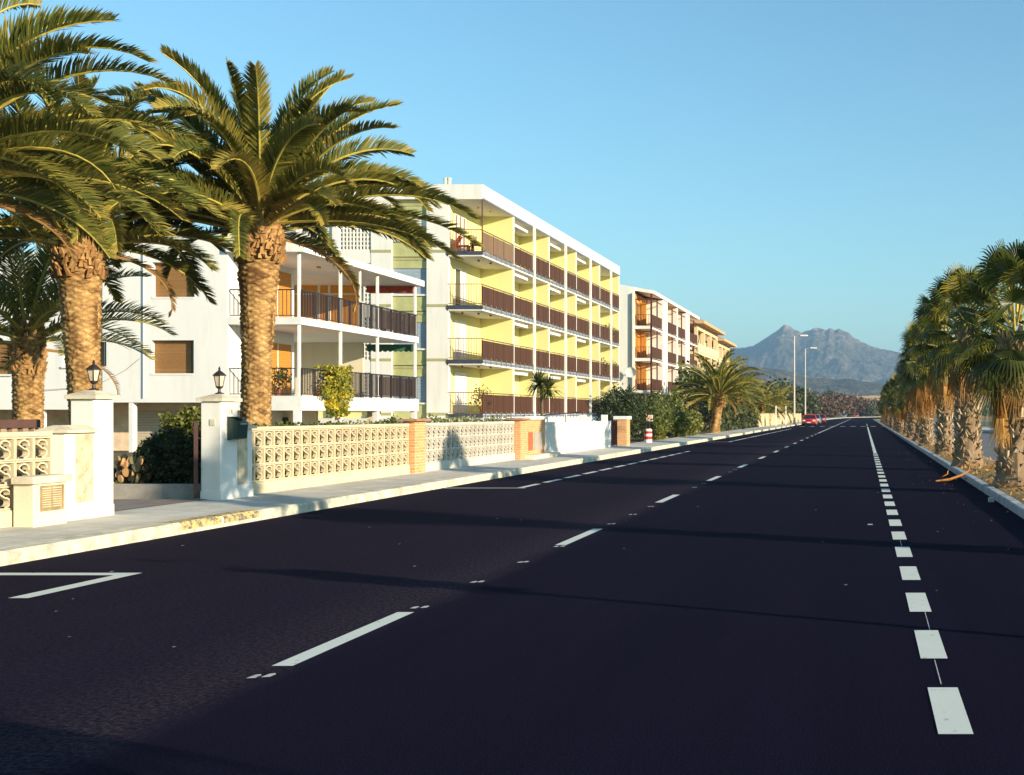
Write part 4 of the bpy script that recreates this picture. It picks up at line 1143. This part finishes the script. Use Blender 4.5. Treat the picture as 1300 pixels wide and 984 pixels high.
# ================================================================== HEDGES & SHRUBS
def hedge(label, x0, x1, y0, y1, z1, n, size, mat, z0=.15, rag=.22, grp=None, bias=0, core=True):
    t = thing('hedge', label, 'hedge', ((x0+x1)/2, (y0+y1)/2, z0), grp)
    b = MB(); cloud_box(b, x0, x1, y0, y1, z0, z1, n, size, 0, rag, 1.3, bias); b.build('foliage', mat, t)
    b = MB()
    for k in range(max(3, int((y1-y0)/1.2))):
        y = y0+.5+k*1.2; x = (x0+x1)/2
        b.tube([(x, y, z0-.05), (x+R.uniform(-.1, .1), y+.1, z1*.5), (x+R.uniform(-.2, .2), y+.2, z1*.85)], [.04, .03, .015], 5)
    b.build('stems', wood, t)
    return t
hedge('clipped green hedge behind the long cream block wall', -11.7, -10.55, 19.8, 27.2, 1.30, 26000, .06, leaf_hedge, rag=.13, grp='hedges behind the garden walls')
hedge('pale flowering hedge behind the paler block wall', -11.8, -10.6, 27.4, 38, 1.34, 22000, .07, leaf_oleander, rag=.18, grp='hedges behind the garden walls')
hedge('dark shrubbery beside the driveway behind the shaded pillar', -11.95, -11.0, 19.3, 22.0, .98, 24000, .06, leaf_dark, rag=.25, bias=.1)
hedge('low dark ground planting in the driveway planter', -16, -11.96, 19.5, 21.5, .50, 18000, .06, leaf_dark, rag=.2, bias=.15)
def bush(label, c, r, n, size, mat, cat='bush', grp=None, bias=0, hang=0, stem=True, name='bush', asp=.45):
    t = thing(name, label, cat, (c[0], c[1], max(0.1, c[2]-r[2])), grp)
    b = MB(); cloud_ball(b, c, r, n, size, 0, 1.5, hang, bias, asp); b.build('foliage', mat, t)
    b = MB()
    for k in range(4):
        a = k*1.7; b.tube([(c[0]+.1*math.cos(a), c[1]+.1*math.sin(a), max(.1, c[2]-r[2]-.1)), (c[0]+r[0]*.5*math.cos(a), c[1]+r[1]*.5*math.sin(a), c[2]+r[2]*.4)], [.05, .015], 5)
    b.build('stems', wood, t)
    return t
bush('round shrub with bright top leaves beside the open iron gate', (-11.75, 20.6, 1.15), (.45, .5, .5), 5000, .06, leaf_hedge)
bush('low olive bush left of centre in the driveway planter', (-12.35, 20.8, .80), (.40, .4, .34), 3500, .05, leaf_hedge, bias=0)
# cactus clump
t = thing('prickly_pear', 'orange brown prickly pear clump behind the sunlit gate pillar', 'cactus', (-12.3, 19.4, .17))
padm = M_leaf('cactus_pad', (.10, .12, .04), (.40, .22, .09), (.55, .32, .14), 0)
for k in range(60):
    c0 = Vector((-12.3+R.uniform(-.45, .5), 19.35+R.uniform(-.15, .2), .34+R.random()*.48)); a = R.uniform(0, PI); tl = R.uniform(-.5, .5); s = R.uniform(.045, .08)
    u = Vector((math.cos(a), math.sin(a)*.6, 0)).normalized(); w = Vector((math.sin(tl)*.5, .2, math.cos(tl))).normalized(); nn = u.cross(w)*.02
    r1 = [c0+u*s*.7*math.cos(q)+w*s*1.1*math.sin(q)-nn for q in [2*PI*j/10 for j in range(10)]]; r2 = [p+nn*2 for p in r1]
    b = MB(); b.loft([r1, r2], True, True, 0, R.random()); b.build('pad', padm, t)
# big dark bush and hedges further on
bush('big dark feathery bush behind the free standing brick pillar', (-11.15, 54.5, 1.55), (1.15, 2.2, 1.25), 9000, .17, leaf_dark, bias=.05, asp=.2)
bush('bushy olive shrub touching the far side of the big dark bush', (-11.3, 62, 1.3), (1.1, 2.6, 1.1), 5200, .17, leaf_hedge, bias=-.15, asp=.3)
bush('dark shrub between the olive shrub and the date palm', (-11.6, 69, 1.45), (1.2, 3.2, 1.25), 5200, .2, leaf_hedge, bias=.05, asp=.3)
bush('low yellow green shrub at the pavement beside the striped barrel', (-10.7, 60.5, .75), (.6, 2.6, .7), 3200, .13, leaf_hedge, bias=.2)
bush('yellow green shrub before the foot of the big date palm', (-10.7, 72, .95), (.7, 5.0, .85), 4200, .16, leaf_hedge, bias=.25)
hedge('dark green hedge beyond the big date palm', -12.6, -10.6, 86, 118, 2.1, 9000, .26, leaf_dark, rag=.4, bias=.25)
hedge('leafy garden trees beyond the dark green hedge', -15, -12, 92, 125, 4.6, 6500, .4, leaf_hedge, z0=1.5, rag=1.2, bias=-.1)
# striped barrel + little sign
t = thing('striped_bollard', 'red and white striped round bollard on the pavement', 'bollard', (-10.15, 55.6, .18))
b = MB(); b.lathe(-10.15, 55.6, [(.19, .17), (.19, .33)], 14); b.lathe(-10.15, 55.6, [(.19, .48), (.19, .60)], 14); b.lathe(-10.15, 55.6, [(.19, .72), (.18, .80), (.12, .84)], 14); b.build('white_bands', whitep, t)
b = MB(); b.lathe(-10.15, 55.6, [(.192, .331), (.192, .479)], 14); b.lathe(-10.15, 55.6, [(.192, .601), (.192, .719)], 14); b.build('red_bands', redp, t)
t = thing('small_sign', 'small square pale orange sign on a thin post behind the striped bollard', 'sign', (-10.2, 56.4, .18))
b = MB(); b.tube([(-10.22, 56.4, .15), (-10.22, 56.4, 1.6)], .022, 6); b.build('post', brown_metal, t)
b = MB(); b.bevbox(-10.38, -10.06, 56.35, 56.375, 1.18, 1.48, .006); b.build('sign_frame', whitep, t)
b = MB(); b.box(-10.34, -10.10, 56.343, 56.349, 1.22, 1.44); b.build('sign_face', signcol, t)
# cream wall and posts far left
sand_wall = M_stucco('sand_garden_wall', (.56, .45, .27), (.4, .3, .18), .3)
t = thing('garden_wall', 'long cream garden wall beyond the hedges by the red car', 'wall', (-10.7, 145, .15))
b = MB()
y = 120
while y < 200:
    b.bevbox(-10.8, -10.6, y, y+3.85, .1, 1.45+.05*(int(y) % 3), .02); y += 4
b.build('wall_panels', sand_wall, t)
b = MB()
for k in range(21): b.bevbox(-10.84, -10.56, 119.8+4*k-.18, 119.8+4*k+.12, .1, 1.58, .02)
b.build('piers', sand_wall, t)
t = thing('sign_post', 'tall white painted post at the pavement beyond the date palm', 'post', (-9.9, 133, .15), 'white posts on the far pavement')
b = MB(); b.tube([(-9.9, 133, .1), (-9.9, 133, 2.4)], .08, 8); b.build('post', whitep, t)
t = thing('sign_post', 'second white post nearer the street lamp', 'post', (-9.7, 147, .15), 'white posts on the far pavement')
b = MB(); b.tube([(-9.7, 147, .1), (-9.7, 147, 2.5)], .07, 8); b.build('post', whitep, t)

# street lamps
def street_lamp(label, x, y):
    t = thing('street_lamp', label, 'street lamp', (x, y, .15), 'street lamps on the left pavement')
    b = MB(); b.tube([(x, y, .1), (x, y, 5), (x, y, 11.55)], [.14, .10, .075], 8); b.build('pole', galv, t)
    b = MB(); b.tube([(x, y, 11.5), (x+.5, y, 11.62), (x+1.0, y, 11.64)], .05, 6); b.build('arm', galv, t)
    b = MB(); b.bevbox(x+.75, x+1.75, y-.17, y+.17, 11.56, 11.74, .04); b.build('lamp_head', whitep, t)
    boxp('base_box', galv, t, x-.16, x+.16, y-.16, y+.16, .12, .7)
street_lamp('nearer tall grey street lamp before the mountain', -8.98, 153)
street_lamp('farther, shorter looking street lamp behind the red car', -9.0, 182)

# ================================================================== CARS
def car(label, x, y, body, van=False, s=1.0):
    t = thing('parked_car', label, 'car', (x, y, 0), 'cars parked by the left kerb')
    w = .83*s; L = 3.9*s
    b = MB()
    sec = [(0, .35, .60, .86), (.12, .26, .72, .97), (.9, .22, .86, 1.0), (1.25, .22, .92, 1.0), (3.0, .22, .94, 1.0), (3.7, .25, .90, .98), (3.9, .35, .78, .9)]
    b.loft([[(x-w*k, y+d, z0), (x+w*k, y+d, z0), (x+w*k*1.02, y+d, (z0+z1)/2), (x+w*k*.94, y+d, z1), (x-w*k*.94, y+d, z1), (x-w*k*1.02, y+d, (z0+z1)/2)] for d, z0, z1, k in sec])
    b.build('body', body, t, True)
    b = MB(); z1 = 1.42
    b.loft([[(x-w*k, y+d, z), (x+w*k, y+d, z), (x+w*k, y+d+e, z), (x-w*k, y+d+e, z)] for k, d, e, z in ((.90, 1.0, 2.7, .90), (.72, 1.55, 1.8, 1.36))]); b.build('windows', carglass, t)
    b = MB(); b.bevbox(x-w*.72, x+w*.72, y+1.5, y+3.4, 1.361, 1.43, .03)
    for sx in (-1, 1):
        b.tube([(x+sx*w*.9, y+.98, .90), (x+sx*w*.73, y+1.53, 1.37)], .03, 4); b.tube([(x+sx*w*.9, y+3.72, .90), (x+sx*w*.73, y+3.37, 1.37)], .04, 4)
    b.build('roof', body, t)
    for sx in (-1, 1):
        for yy in (.75, 3.1):
            b = MB(); b.loft([[(x+sx*w*.80, y+yy+.29*math.cos(a), .29+.29*math.sin(a)) for a in [2*PI*j/14 for j in range(14)]], [(x+sx*w*1.0, y+yy+.29*math.cos(a), .29+.29*math.sin(a)) for a in [2*PI*j/14 for j in range(14)]]]); wh = b.build('wheel', tyre, t)
            b = MB(); b.loft([[(x+sx*(w*1.0+.004), y+yy+.16*math.cos(a), .29+.16*math.sin(a)) for a in [2*PI*j/10 for j in range(10)]], [(x+sx*(w*1.0+.015), y+yy+.15*math.cos(a), .29+.15*math.sin(a)) for a in [2*PI*j/10 for j in range(10)]]]); b.build('hub', galv, wh)
        boxp('headlight', whitep, t, x+sx*w*.50, x+sx*w*.84, y-.03, y+.05, .60, .74)
    boxp('bumper', tyre, t, x-w*.9, x+w*.9, y-.06, y+.02, .32, .44)
    boxp('number_plate', whitep, t, x-.25, x+.25, y-.075, y-.062, .36, .45)
    boxp('grille', tyre, t, x-w*.45, x+w*.45, y-.02, y+.03, .62, .71)
    return t
car('red hatchback facing the camera at the left kerb', -6.95, 150, redp, s=1.12)
car('pale blue car right behind the red hatchback', -7.15, 169, bluep, s=1.1)
car('dark red car last in the parked row', -6.95, 187, M_plain('wine_enamel', (.28, .02, .03), .3, .1, 5, 30, 0), s=1.1)
car('tiny blue car far off at the bend of the road', -7.3, 430, bluep, s=1.2)
car('tiny red car far off beyond the bend', -3.1, 478, redp, s=1.2)

# ================================================================== PALMS
date_palm('date_palm', 'big date palm with stout trunk and full crown in front of the balconies', (-11.45, 22.2, .15), (-11.30, 22.1, 5.1), .235, .40, 68, 3.2, 11, nl=150, ll=.38, group='canary date palms along the left garden walls',
          extra=[(.15, 14, 3.9, 46), (-.1, 4, 3.8, 36), (.1, 24, 3.9, 52), (.35, 35, 3.6, 65), (3.3, 40, 3.3, 60), (-.3, 52, 3.4, 55)], lw=.046, el_lo=6, dead=1)
date_palm('date_palm', 'date palm with darker crown rising behind the left gate pillar', (-13.3, 20.4, .15), (-13.55, 20.4, 4.6), .23, .37, 50, 2.7, 23, nl=130, ll=.40, group='canary date palms along the left garden walls', lw=.046, el_lo=4, dead=1, lean=-.05)
date_palm('date_palm', 'near date palm at the left edge whose long fronds sweep into the picture', (-12.0, 14.9, .15), (-12.1, 14.9, 4.55), .25, .40, 50, 3.1, 37, nl=170, ll=.38, group='canary date palms along the left garden walls', lw=.033, el_lo=2, dead=1,
          extra=[(.0, 46, 3.6, 62), (.15, 32, 3.5, 55), (-.2, 22, 3.4, 50), (.3, 14, 3.5, 48), (-.05, 4, 3.4, 42), (.1, 62, 3.5, 80), (-.35, 36, 3.4, 66)])
date_palm('young_date_palm', 'slimmer young date palm with rough trunk before the white house wall', (-16.9, 23.9, .15), (-16.9, 23.9, 3.1), .24, .26, 28, 2.5, 41, nl=64, ll=.40, lw=.038, el_lo=2, dead=1, droopk=.9)
date_palm('date_palm', 'spreading date palm on the pavement edge before the apricot block', (-10.55, 83.5, .15), (-10.2, 83.3, 2.75), .30, .42, 56, 3.4, 53, nl=60, ll=.40, lw=.075, el_lo=-8, dead=3, NA=40)
date_palm('date_palm', 'date palm half hidden behind the spreading one', (-11.8, 108, .15), (-11.8, 108, 3.4), .3, .4, 44, 3.3, 59, nl=26, ll=.45, lw=.11, dead=0, NA=24)
date_palm('date_palm', 'small date palm above the cream garden wall, left of the street lamps', (-11.6, 135, .15), (-11.6, 135, 2.6), .3, .4, 40, 3.0, 61, nl=24, ll=.45, lw=.12, dead=0, NA=24)
date_palm('date_palm', 'date palm above the cream wall between the two street lamps', (-11.6, 160, .15), (-11.6, 160, 2.6), .3, .4, 40, 3.0, 67, nl=22, ll=.45, lw=.13, dead=0, NA=24)
# fan-leaved cordyline before the yellow block
t = thing('cordyline', 'slim stemmed spiky plant standing in front of the brown screens', 'plant', (-12, 44, .15))
b = MB(); b.tube([(-12, 44, .1), (-11.97, 44, 1.2), (-12, 44, 2.3)], [.07, .055, .06], 8); b.build('trunk', wood, t)
b = MB()
for (cx, cz) in ((-12.1, 2.65), (-11.75, 2.45)):
    for k in range(170):
        az = R.uniform(0, 2*PI); el = R.uniform(-.8, 1.45); d = Vector((math.cos(az)*math.cos(el), math.sin(az)*math.cos(el), math.sin(el)))
        o = Vector((cx, 44, cz)); L = R.uniform(.5, .75); m_ = o+d*L*.6; e = o+d*L+Vector((0, 0, -.12)); w = Vector((-math.sin(az), math.cos(az), 0))*.022
        b.face([o-w, o+w, m_+w, m_-w], 0, R.uniform(.1, .7)); b.face([m_-w, m_+w, e], 0, R.uniform(.2, .8))
b.build('crown', leaf_hedge, t)

grp = 'fan palms in the median row'
F0 = fan_palm('fan_palm', 'fan palm at the right edge with a hanging bundle of orange dead leaves', (2.95, 23.0, .14), 3.0, .33, 101, 1.0, 36, 7, grp, .6)
F1 = fan_palm('fan_palm', 'second fan palm from the right edge, thick pale trunk with a flared foot', (2.82, 32.0, .14), 3.75, .33, 102, 1.0, 44, 12, grp, .9)
F2 = fan_palm('fan_palm', 'third fan palm from the right edge, leaning crown and pale boots', (2.86, 41.6, .14), 4.05, .27, 103, 1.05, 42, 20, grp, 1.4)
F3 = fan_palm('fan_palm', 'fourth fan palm along the median, counted from the right edge of the photo', (2.78, 51.8, .14), 3.8, .26, 114, .98, 38, 26, grp, 1.6)
F3.rotation_euler = (.03, -.05, .4)
names = ['fifth', 'sixth', 'seventh', 'eighth', 'ninth', 'tenth', 'eleventh', 'twelfth', 'thirteenth', 'fourteenth', 'fifteenth', 'sixteenth', 'seventeenth', 'eighteenth', 'nineteenth', 'twentieth']
y = 61.5
for i, nm in enumerate(names):
    o = copy_tree([F2, F1, F3, F0, F3, F2, F1][i % 7])
    o.location = (2.85+R.uniform(-.12, .12), y, .14); o.rotation_euler = (R.gauss(0, .045), R.gauss(0, .045), R.uniform(0, 6.28))
    s = R.uniform(.88, 1.10)*(1 if i < 2 else .74); o.scale = (s, s, s*R.uniform(.88, 1.12))
    o['label'] = nm+' fan palm along the median, counted from the right edge of the photo'
    y += R.uniform(8.8, 10.2)*(1 if i < 2 else .85)
# palms that throw the long shadows over the near road
for i, (yy, lab, sc_) in enumerate(((12.7, 'fan palm beside the near road whose shadow reaches the mailbox pillar', 1.0), (1.7, 'fan palm beside the road at the photographer, shading the near asphalt', 1.0), (-7.5, 'fan palm behind the photographer on the median', 1.0))):
    o = copy_tree(F1); o.scale = (.8, .8, .95) if i == 0 else (.9, .9, .9); o.location = (2.95, yy, .14); o.rotation_euler = (0, 0, 1.3*i+.7); o['label'] = lab
t = thing('shadow_sapling', 'unseen slim sapling on the median, shaped to cast a thin tapering shadow over the road', 'tree', (2.9, 7.3, .14))  # unseen shadow caster, stem and crown shaped to give the tapering road shadow
b = MB(); b.tube([(2.9, 7.3, .1), (2.9, 7.3, 1.9)], [.05, .04], 6); b.build('trunk', wood, t)
b = MB(); cloud_ball(b, (2.9, 7.3, 2.3), (.20, .20, .75), 900, .10); b.build('crown', leaf_dark, t)
# hanging dead bundle on nearest visible palm
t2 = MB()
for k in range(6):
    fanleaf(t2, (2.95-.36+R.uniform(-.04, .10), 23-.28, 2.05+R.uniform(-.08, .08)), R.uniform(-2.4, -1.4), math.radians(-80), .15, .80, 0, 0, .4, 16, .36, .65, .6)
t2.build('dead_leaf_bundle', dead_fan, F0)
# fallen dead leaf stalk on the kerb
b = MB(); b.tube([(1.62, 26.6, .03), (1.95, 26.9, .05), (2.25, 27.3, .12), (2.45, 27.7, .2), (2.55, 28.2, .42)], [.015, .03, .03, .025, .01], 5)
for k in range(9): leafquad(b, (1.9+R.random()*.6, 26.7+R.random()*1.0, .05+.12*R.random()), .22, 0, R.random(), 0, .08)
o = b.build('fallen_frond', dead_fan, None); tag(o, 'dry orange palm leaf fallen over the right kerb', 'palm leaf')
# litter
t = MB(); t.bevbox(2.18, 2.28, 20.6, 20.72, .004, .08, .01); o = t.build('crushed_can', galv, None); tag(o, 'small pale blue crushed can at the foot of the right kerb', 'can')
# dry leaves on the median (too many to count)
b = MB()
for k in range(2600):
    x = R.uniform(XR+.2, XR+1.45); y = 8+R.random()**1.6*70
    leafquad(b, (x, y, .175+.03*R.random()), R.uniform(.05, .18), 0, R.random(), -.3, .15)
for k in range(110):
    x = XR-R.random()**2*1.2; y = 12+R.random()*40
    leafquad(b, (x, y, .012), R.uniform(.02, .06), 0, R.random(), -.3, .2)
o = b.build('leaf_litter', dead_fan, None); tag(o, 'dry palm leaf litter scattered along the median soil', 'leaf litter', None, 'stuff')

# ================================================================== RIGHT SIDE BEYOND
bush('dark green bush on the far side of the right hand road', (13.3, 92, 1.6), (2.2, 3, 1.7), 2600, .3, leaf_dark, bias=.2)
bush('lighter olive bush right of the dark one beyond the road', (15.8, 96, 1.6), (2.0, 3, 1.6), 2200, .3, leaf_hedge)
bush('wide shrub far behind the palms on the right', (20, 130, 2.2), (5, 4, 2.3), 2600, .4, leaf_field)
t = thing('white_villa', 'small white villa glimpsed between the palm trunks on the right', 'building', (30, 190, 0))
b = MB(); b.box(24, 38, 190, 200, 0, 5.5); b.build('wall', white, t)
b = MB(); hip(b, 24, 38, 190, 200, 5.5, 1.8, .6); b.build('roof', tanroof, t)
for k in range(4): boxp('window', glassdark, t, 25.5+k*3.2, 27+k*3.2, 189.9, 189.99, 2.6, 4.2)
t = thing('sand_villa', 'sand coloured villa far right behind the palms', 'building', (46, 160, 0))
b = MB(); b.box(30, 44, 150, 162, 0, 4.2); b.build('wall', creamwall4, t)
b = MB(); hip(b, 30, 44, 150, 162, 4.2, 1.6, .6); b.build('roof', tanroof, t)
for k in range(4): boxp('window', glassdark, t, 31.5+k*3.2, 33+k*3.2, 149.9, 149.99, 1.2, 3.0)

# ================================================================== FAR TREES
def mk_tree(name, label, c, r, h, n, size, mat, grp):
    t = thing(name, label, 'tree', (c[0], c[1], 0), grp)
    b = MB()
    for k in range(int(3+r)):
        a = k*2.1; b.tube([(c[0]+math.cos(a)*r*.25, c[1]+math.sin(a)*r*.25, -.05), (c[0]+r*.5*math.cos(a), c[1]+r*.5*math.sin(a), h*.7)], [.22, .06], 5)
    b.build('trunk', wood, t)
    b = MB(); cloud_ball(b, (c[0], c[1], h*.52), (r, r, h*.52), n, size, 0, .5, 0); b.build('crown', mat, t)
    return t
gg = 'reddish bare trees at the end of the road'
spots = [(-31, 470, 5, 7.5), (-26, 462, 5, 9.5), (-21, 468, 5, 9.2), (-16.5, 478, 5, 8.6), (-12.5, 500, 5.5, 9.0), (-8, 520, 5.5, 9.8), (-2.5, 560, 6, 9.6), (5, 600, 5, 8.5)]
ords = ['leftmost', 'second', 'third', 'fourth', 'fifth', 'sixth', 'seventh', 'rightmost']
protos = []
for i, (x, y, r, h) in enumerate(spots):
    mk_tree('bare_tree', ords[i]+' reddish twiggy tree at the far end of the road, counted from the left', (x, y), r, h, 3000, .9, leaf_red, gg)
mk_tree('far_tree', 'green topped tree rising among the reddish trees at the road end', (-14, 505), 4, 11.5, 1500, .9, leaf_field, None)
mk_tree('far_tree', 'small green tree right of the reddish trees at the road end', (2, 560), 4, 7, 1200, .9, leaf_field, None)
# left background greenery
for i, (x, y, r, h) in enumerate(((-15, 215, 4, 7), (-17, 240, 5, 8.5), (-13.5, 250, 4, 6.5), (-22, 300, 6, 9), (-20, 370, 7, 9))):
    mk_tree('far_tree', ['nearest', 'second nearest', 'third nearest', 'fourth nearest', 'farthest'][i]+' green tree in the gardens beyond the street lamps', (x, y), r, h, 1600, .6, leaf_field, 'green trees beyond the street lamps')
t = thing('white_farmhouse', 'small white house at the foot of the mountain right of the road end', 'building', (12, 1450, 0), 'white houses at the mountain foot')
def farhouse(t, x, y, w, h):
    b = MB(); b.box(x, x+w, y, y+8, -.1, h); b.build('wall', white, t)
    b = MB(); hip(b, x, x+w, y, y+8, h, 1.8, .5); b.build('roof', tanroof, t)
    boxp('window', glassdark, t, x+w*.3, x+w*.5, y-.1, y-.02, h*.4, h*.7)
farhouse(t, 5, 1450, 14, 22)
t = thing('white_farmhouse', 'tiny white house lower down the mountain foot, nearer the palms', 'building', (30, 1400, 0), 'white houses at the mountain foot'); farhouse(t, 24, 1400, 12, 14)
t = thing('long_shed', 'long low ochre building behind the reddish trees', 'building', (-10, 900, 0))
b = MB(); b.box(-16, 24, 900, 915, -.1, 13); b.build('wall', creamwall4, t)
b = MB(); hip(b, -16, 24, 900, 915, 13, 2, 1); b.build('roof', tanroof, t)
for k in range(7): boxp('window', glassdark, t, -13+k*5.2, -10.6+k*5.2, 899.9, 899.98, 7, 10)
# scrub belt
b = MB()
for k in range(9000):
    x = R.uniform(-160, 260); y = R.uniform(620, 860); h = 6.5+3*noise.noise(Vector((x*.04, y*.04, 2)))
    leafquad(b, (x, y, h*R.random()), 2.6*R.uniform(.5, 1.2), 0, min(1, max(0, .5+.8*noise.noise(Vector((x*.03, y*.03, 7)))+R.gauss(0, .15))), .2, .5)
o = b.build('far_scrub', leaf_field, None); tag(o, 'low belt of scrub and orchards between the road end and the mountain', 'scrub', None, 'stuff')

# ================================================================== MOUNTAIN
prof = [(300, 500), (500, 480), (650, 470), (760, 462), (850, 450), (900, 443), (930, 442), (943, 442), (956, 439), (970.6, 430), (985, 421), (991.0, 416.0), (996.6, 411.6), (1002.5, 414.6), (1008, 418), (1017.8, 421.5), (1027.5, 419.5), (1035.7, 416), (1044, 417.5), (1049, 419.5), (1053.5, 416.2), (1060, 419), (1065, 417), (1073, 420.3), (1081, 426), (1092.6, 433.3), (1105.5, 439), (1118.6, 443), (1135, 446), (1180, 455), (1240, 468), (1300, 480), (1450, 492), (1700, 505)]
def interp(pr, x):
    if x <= pr[0][0]: return pr[0][1]
    for (a, b_), (c, d) in zip(pr, pr[1:]):
        if x <= c: return b_+(d-b_)*(x-a)/(c-a)
    return pr[-1][1]
def ridged(p, o=5):
    s = 0; a = 1; f = 1; w = 0
    for k in range(o):
        s += a*(1-abs(noise.noise(p*f)*1.9)); w += a; a *= .55; f *= 2.07
    return s/w
YC = 5000.0
NXg, NYg = 620, 210
vs = []; vals = []
for j in range(NYg+1):
    ty = j/NYg
    Yr = 1700+ty*4200
    for i in range(NXg+1):
        px = 620+(1500-620)*i/NXg
        X = (px-HX)*Yr/F if False else (px-HX)*YC/F
        zc = HC-(interp(prof, px)-HY)*YC/F
        if Yr <= YC:
            t_ = (Yr-1700)/(YC-1700); s = t_**1.9
        else: s = max(0, 1-(Yr-YC)/1100)
        rd = ridged(Vector((X*.0022+3, Yr*.0011, 1.7)))
        fine = noise.noise(Vector((X*.012, Yr*.008, 4)))
        z = zc*s*(1-.42*(1-rd)*(1-abs(2*s-1)**2)*1.6)
        env = min(1, s*6)*(1-s**6*.9)
        z += fine*16*env+noise.noise(Vector((X*.04, Yr*.03, 9)))*6*min(1, s*5)
        # foothill shoulder in front
        fh = math.exp(-((Yr-2600)/380)**2)*max(0, 105*math.exp(-((X+290)/190)**2)+68*math.exp(-((X-40)/230)**2))
        z = max(z, fh*(.75+.4*rd))
        vs.append((X, Yr, z-.5*(1-min(1, ty*8))-.2))
b = MB(); b.v = vs
for j in range(NYg):
    for i in range(NXg):
        a = j*(NXg+1)+i; b.f.append((a, a+1, a+NXg+2, a+NXg+1)); b.m.append(0)
        s = (vs[a][2]-vs[a+NXg+1][2]); b.c.append(.5)
m, nt, bs = newmat('mountain_rock_scrub')
v = coords(nt, (1, .6, 1))
f1 = noi(nt, v, .009, 8, .75); f2 = noi(nt, v, .05, 4, .7)
c = ramp(nt, f1, [(.36, (.05, .055, .03)), (.5, (.10, .09, .06)), (.64, (.19, .155, .11))])
c = mix(nt, .8, c, ramp(nt, f2, [(.40, (.35, .38, .35)), (.60, (1.2, 1.15, 1.1))]), 'MULTIPLY')
g = N(nt, 'ShaderNodeNewGeometry'); sx = N(nt, 'ShaderNodeSeparateXYZ'); nt.links.new(g.outputs['Position'], sx.inputs[0])
hi = N_map(nt, sx.outputs[2], 260, 360)
rk = mix(nt, 1, ramp(nt, noi(nt, v, .03, 6, .8), [(.45, (0, 0, 0)), (.6, (1, 1, 1))]), (1, 1, 1), 'MULTIPLY')
mm = N(nt, 'ShaderNodeMath', operation='MULTIPLY'); nt.links.new(hi, mm.inputs[0]); nt.links.new(rk, mm.inputs[1])
c = mix(nt, mm.outputs[0], c, (.34, .27, .20))
nt.links.new(c, bs.inputs['Base Color']); bs.inputs['Roughness'].default_value = 1; bs.inputs['Specular IOR Level'].default_value = 0
bump(nt, bs, f2, 1.0, 14)
struct('mountain', b, m, False)

# ================================================================== HAZE
HD = 1.5e-4
b = MB(); b.box(-8800, 8800, -500, 8800, -1.3, 470)
hm = bpy.data.materials.new('haze_air'); hm.use_nodes = True; nt = hm.node_tree
for n in list(nt.nodes):
    if n.type == 'BSDF_PRINCIPLED': nt.nodes.remove(n)
pv = N(nt, 'ShaderNodeVolumePrincipled'); pv.inputs['Color'].default_value = (.42, .68, 1, 1); pv.inputs['Density'].default_value = HD; pv.inputs['Anisotropy'].default_value = .1
nt.links.new(pv.outputs[0], nt.nodes['Material Output'].inputs['Volume'])
hz = b.build('haze', hm, None); tag(hz, 'thin blue haze in the air towards the mountain', 'haze', None, 'stuff')

# ================================================================== LIGHT, SKY, CAMERA
AZ = math.radians(116.6); EL = math.radians(14.5)   # azimuth clockwise from +Y
sd = Vector((math.sin(AZ)*math.cos(EL), math.cos(AZ)*math.cos(EL), math.sin(EL)))
w = bpy.data.worlds.new('World'); sc.world = w; w.use_nodes = True
nt = w.node_tree; bg = nt.nodes['Background']
sky = nt.nodes.new('ShaderNodeTexSky'); sky.sky_type = 'NISHITA'; sky.sun_disc = False
sky.sun_elevation = EL; sky.sun_rotation = AZ; sky.altitude = 0; sky.air_density = 1.15; sky.dust_density = .35; sky.ozone_density = 2.2
nt.links.new(mix(nt, 1, sky.outputs[0], (.65, .94, 1.0), 'MULTIPLY'), bg.inputs[0]); bg.inputs[1].default_value = .115
L = bpy.data.lights.new('sun', 'SUN'); L.energy = 5.0; L.angle = math.radians(.5); L.color = (1, .84, .60)
lo = bpy.data.objects.new('sun', L); C.objects.link(lo); lo.rotation_euler = sd.to_track_quat('Z', 'Y').to_euler()
cam = bpy.data.cameras.new('camera'); co = bpy.data.objects.new('camera', cam); C.objects.link(co); sc.camera = co
co.location = (0, 0, HC); co.rotation_euler = (PI/2, 0, 0)
cam.sensor_fit = 'HORIZONTAL'; cam.sensor_width = 36; cam.lens = 36*F/1300
cam.shift_x = (650-HX)/1300; cam.shift_y = (HY-492)/1300
cam.clip_end = 20000; cam.clip_start = .1
vs_ = sc.view_settings; vs_.view_transform = 'Standard'; vs_.look = 'None'; vs_.gamma = 1; vs_.exposure = .95; vs_.use_curve_mapping = False
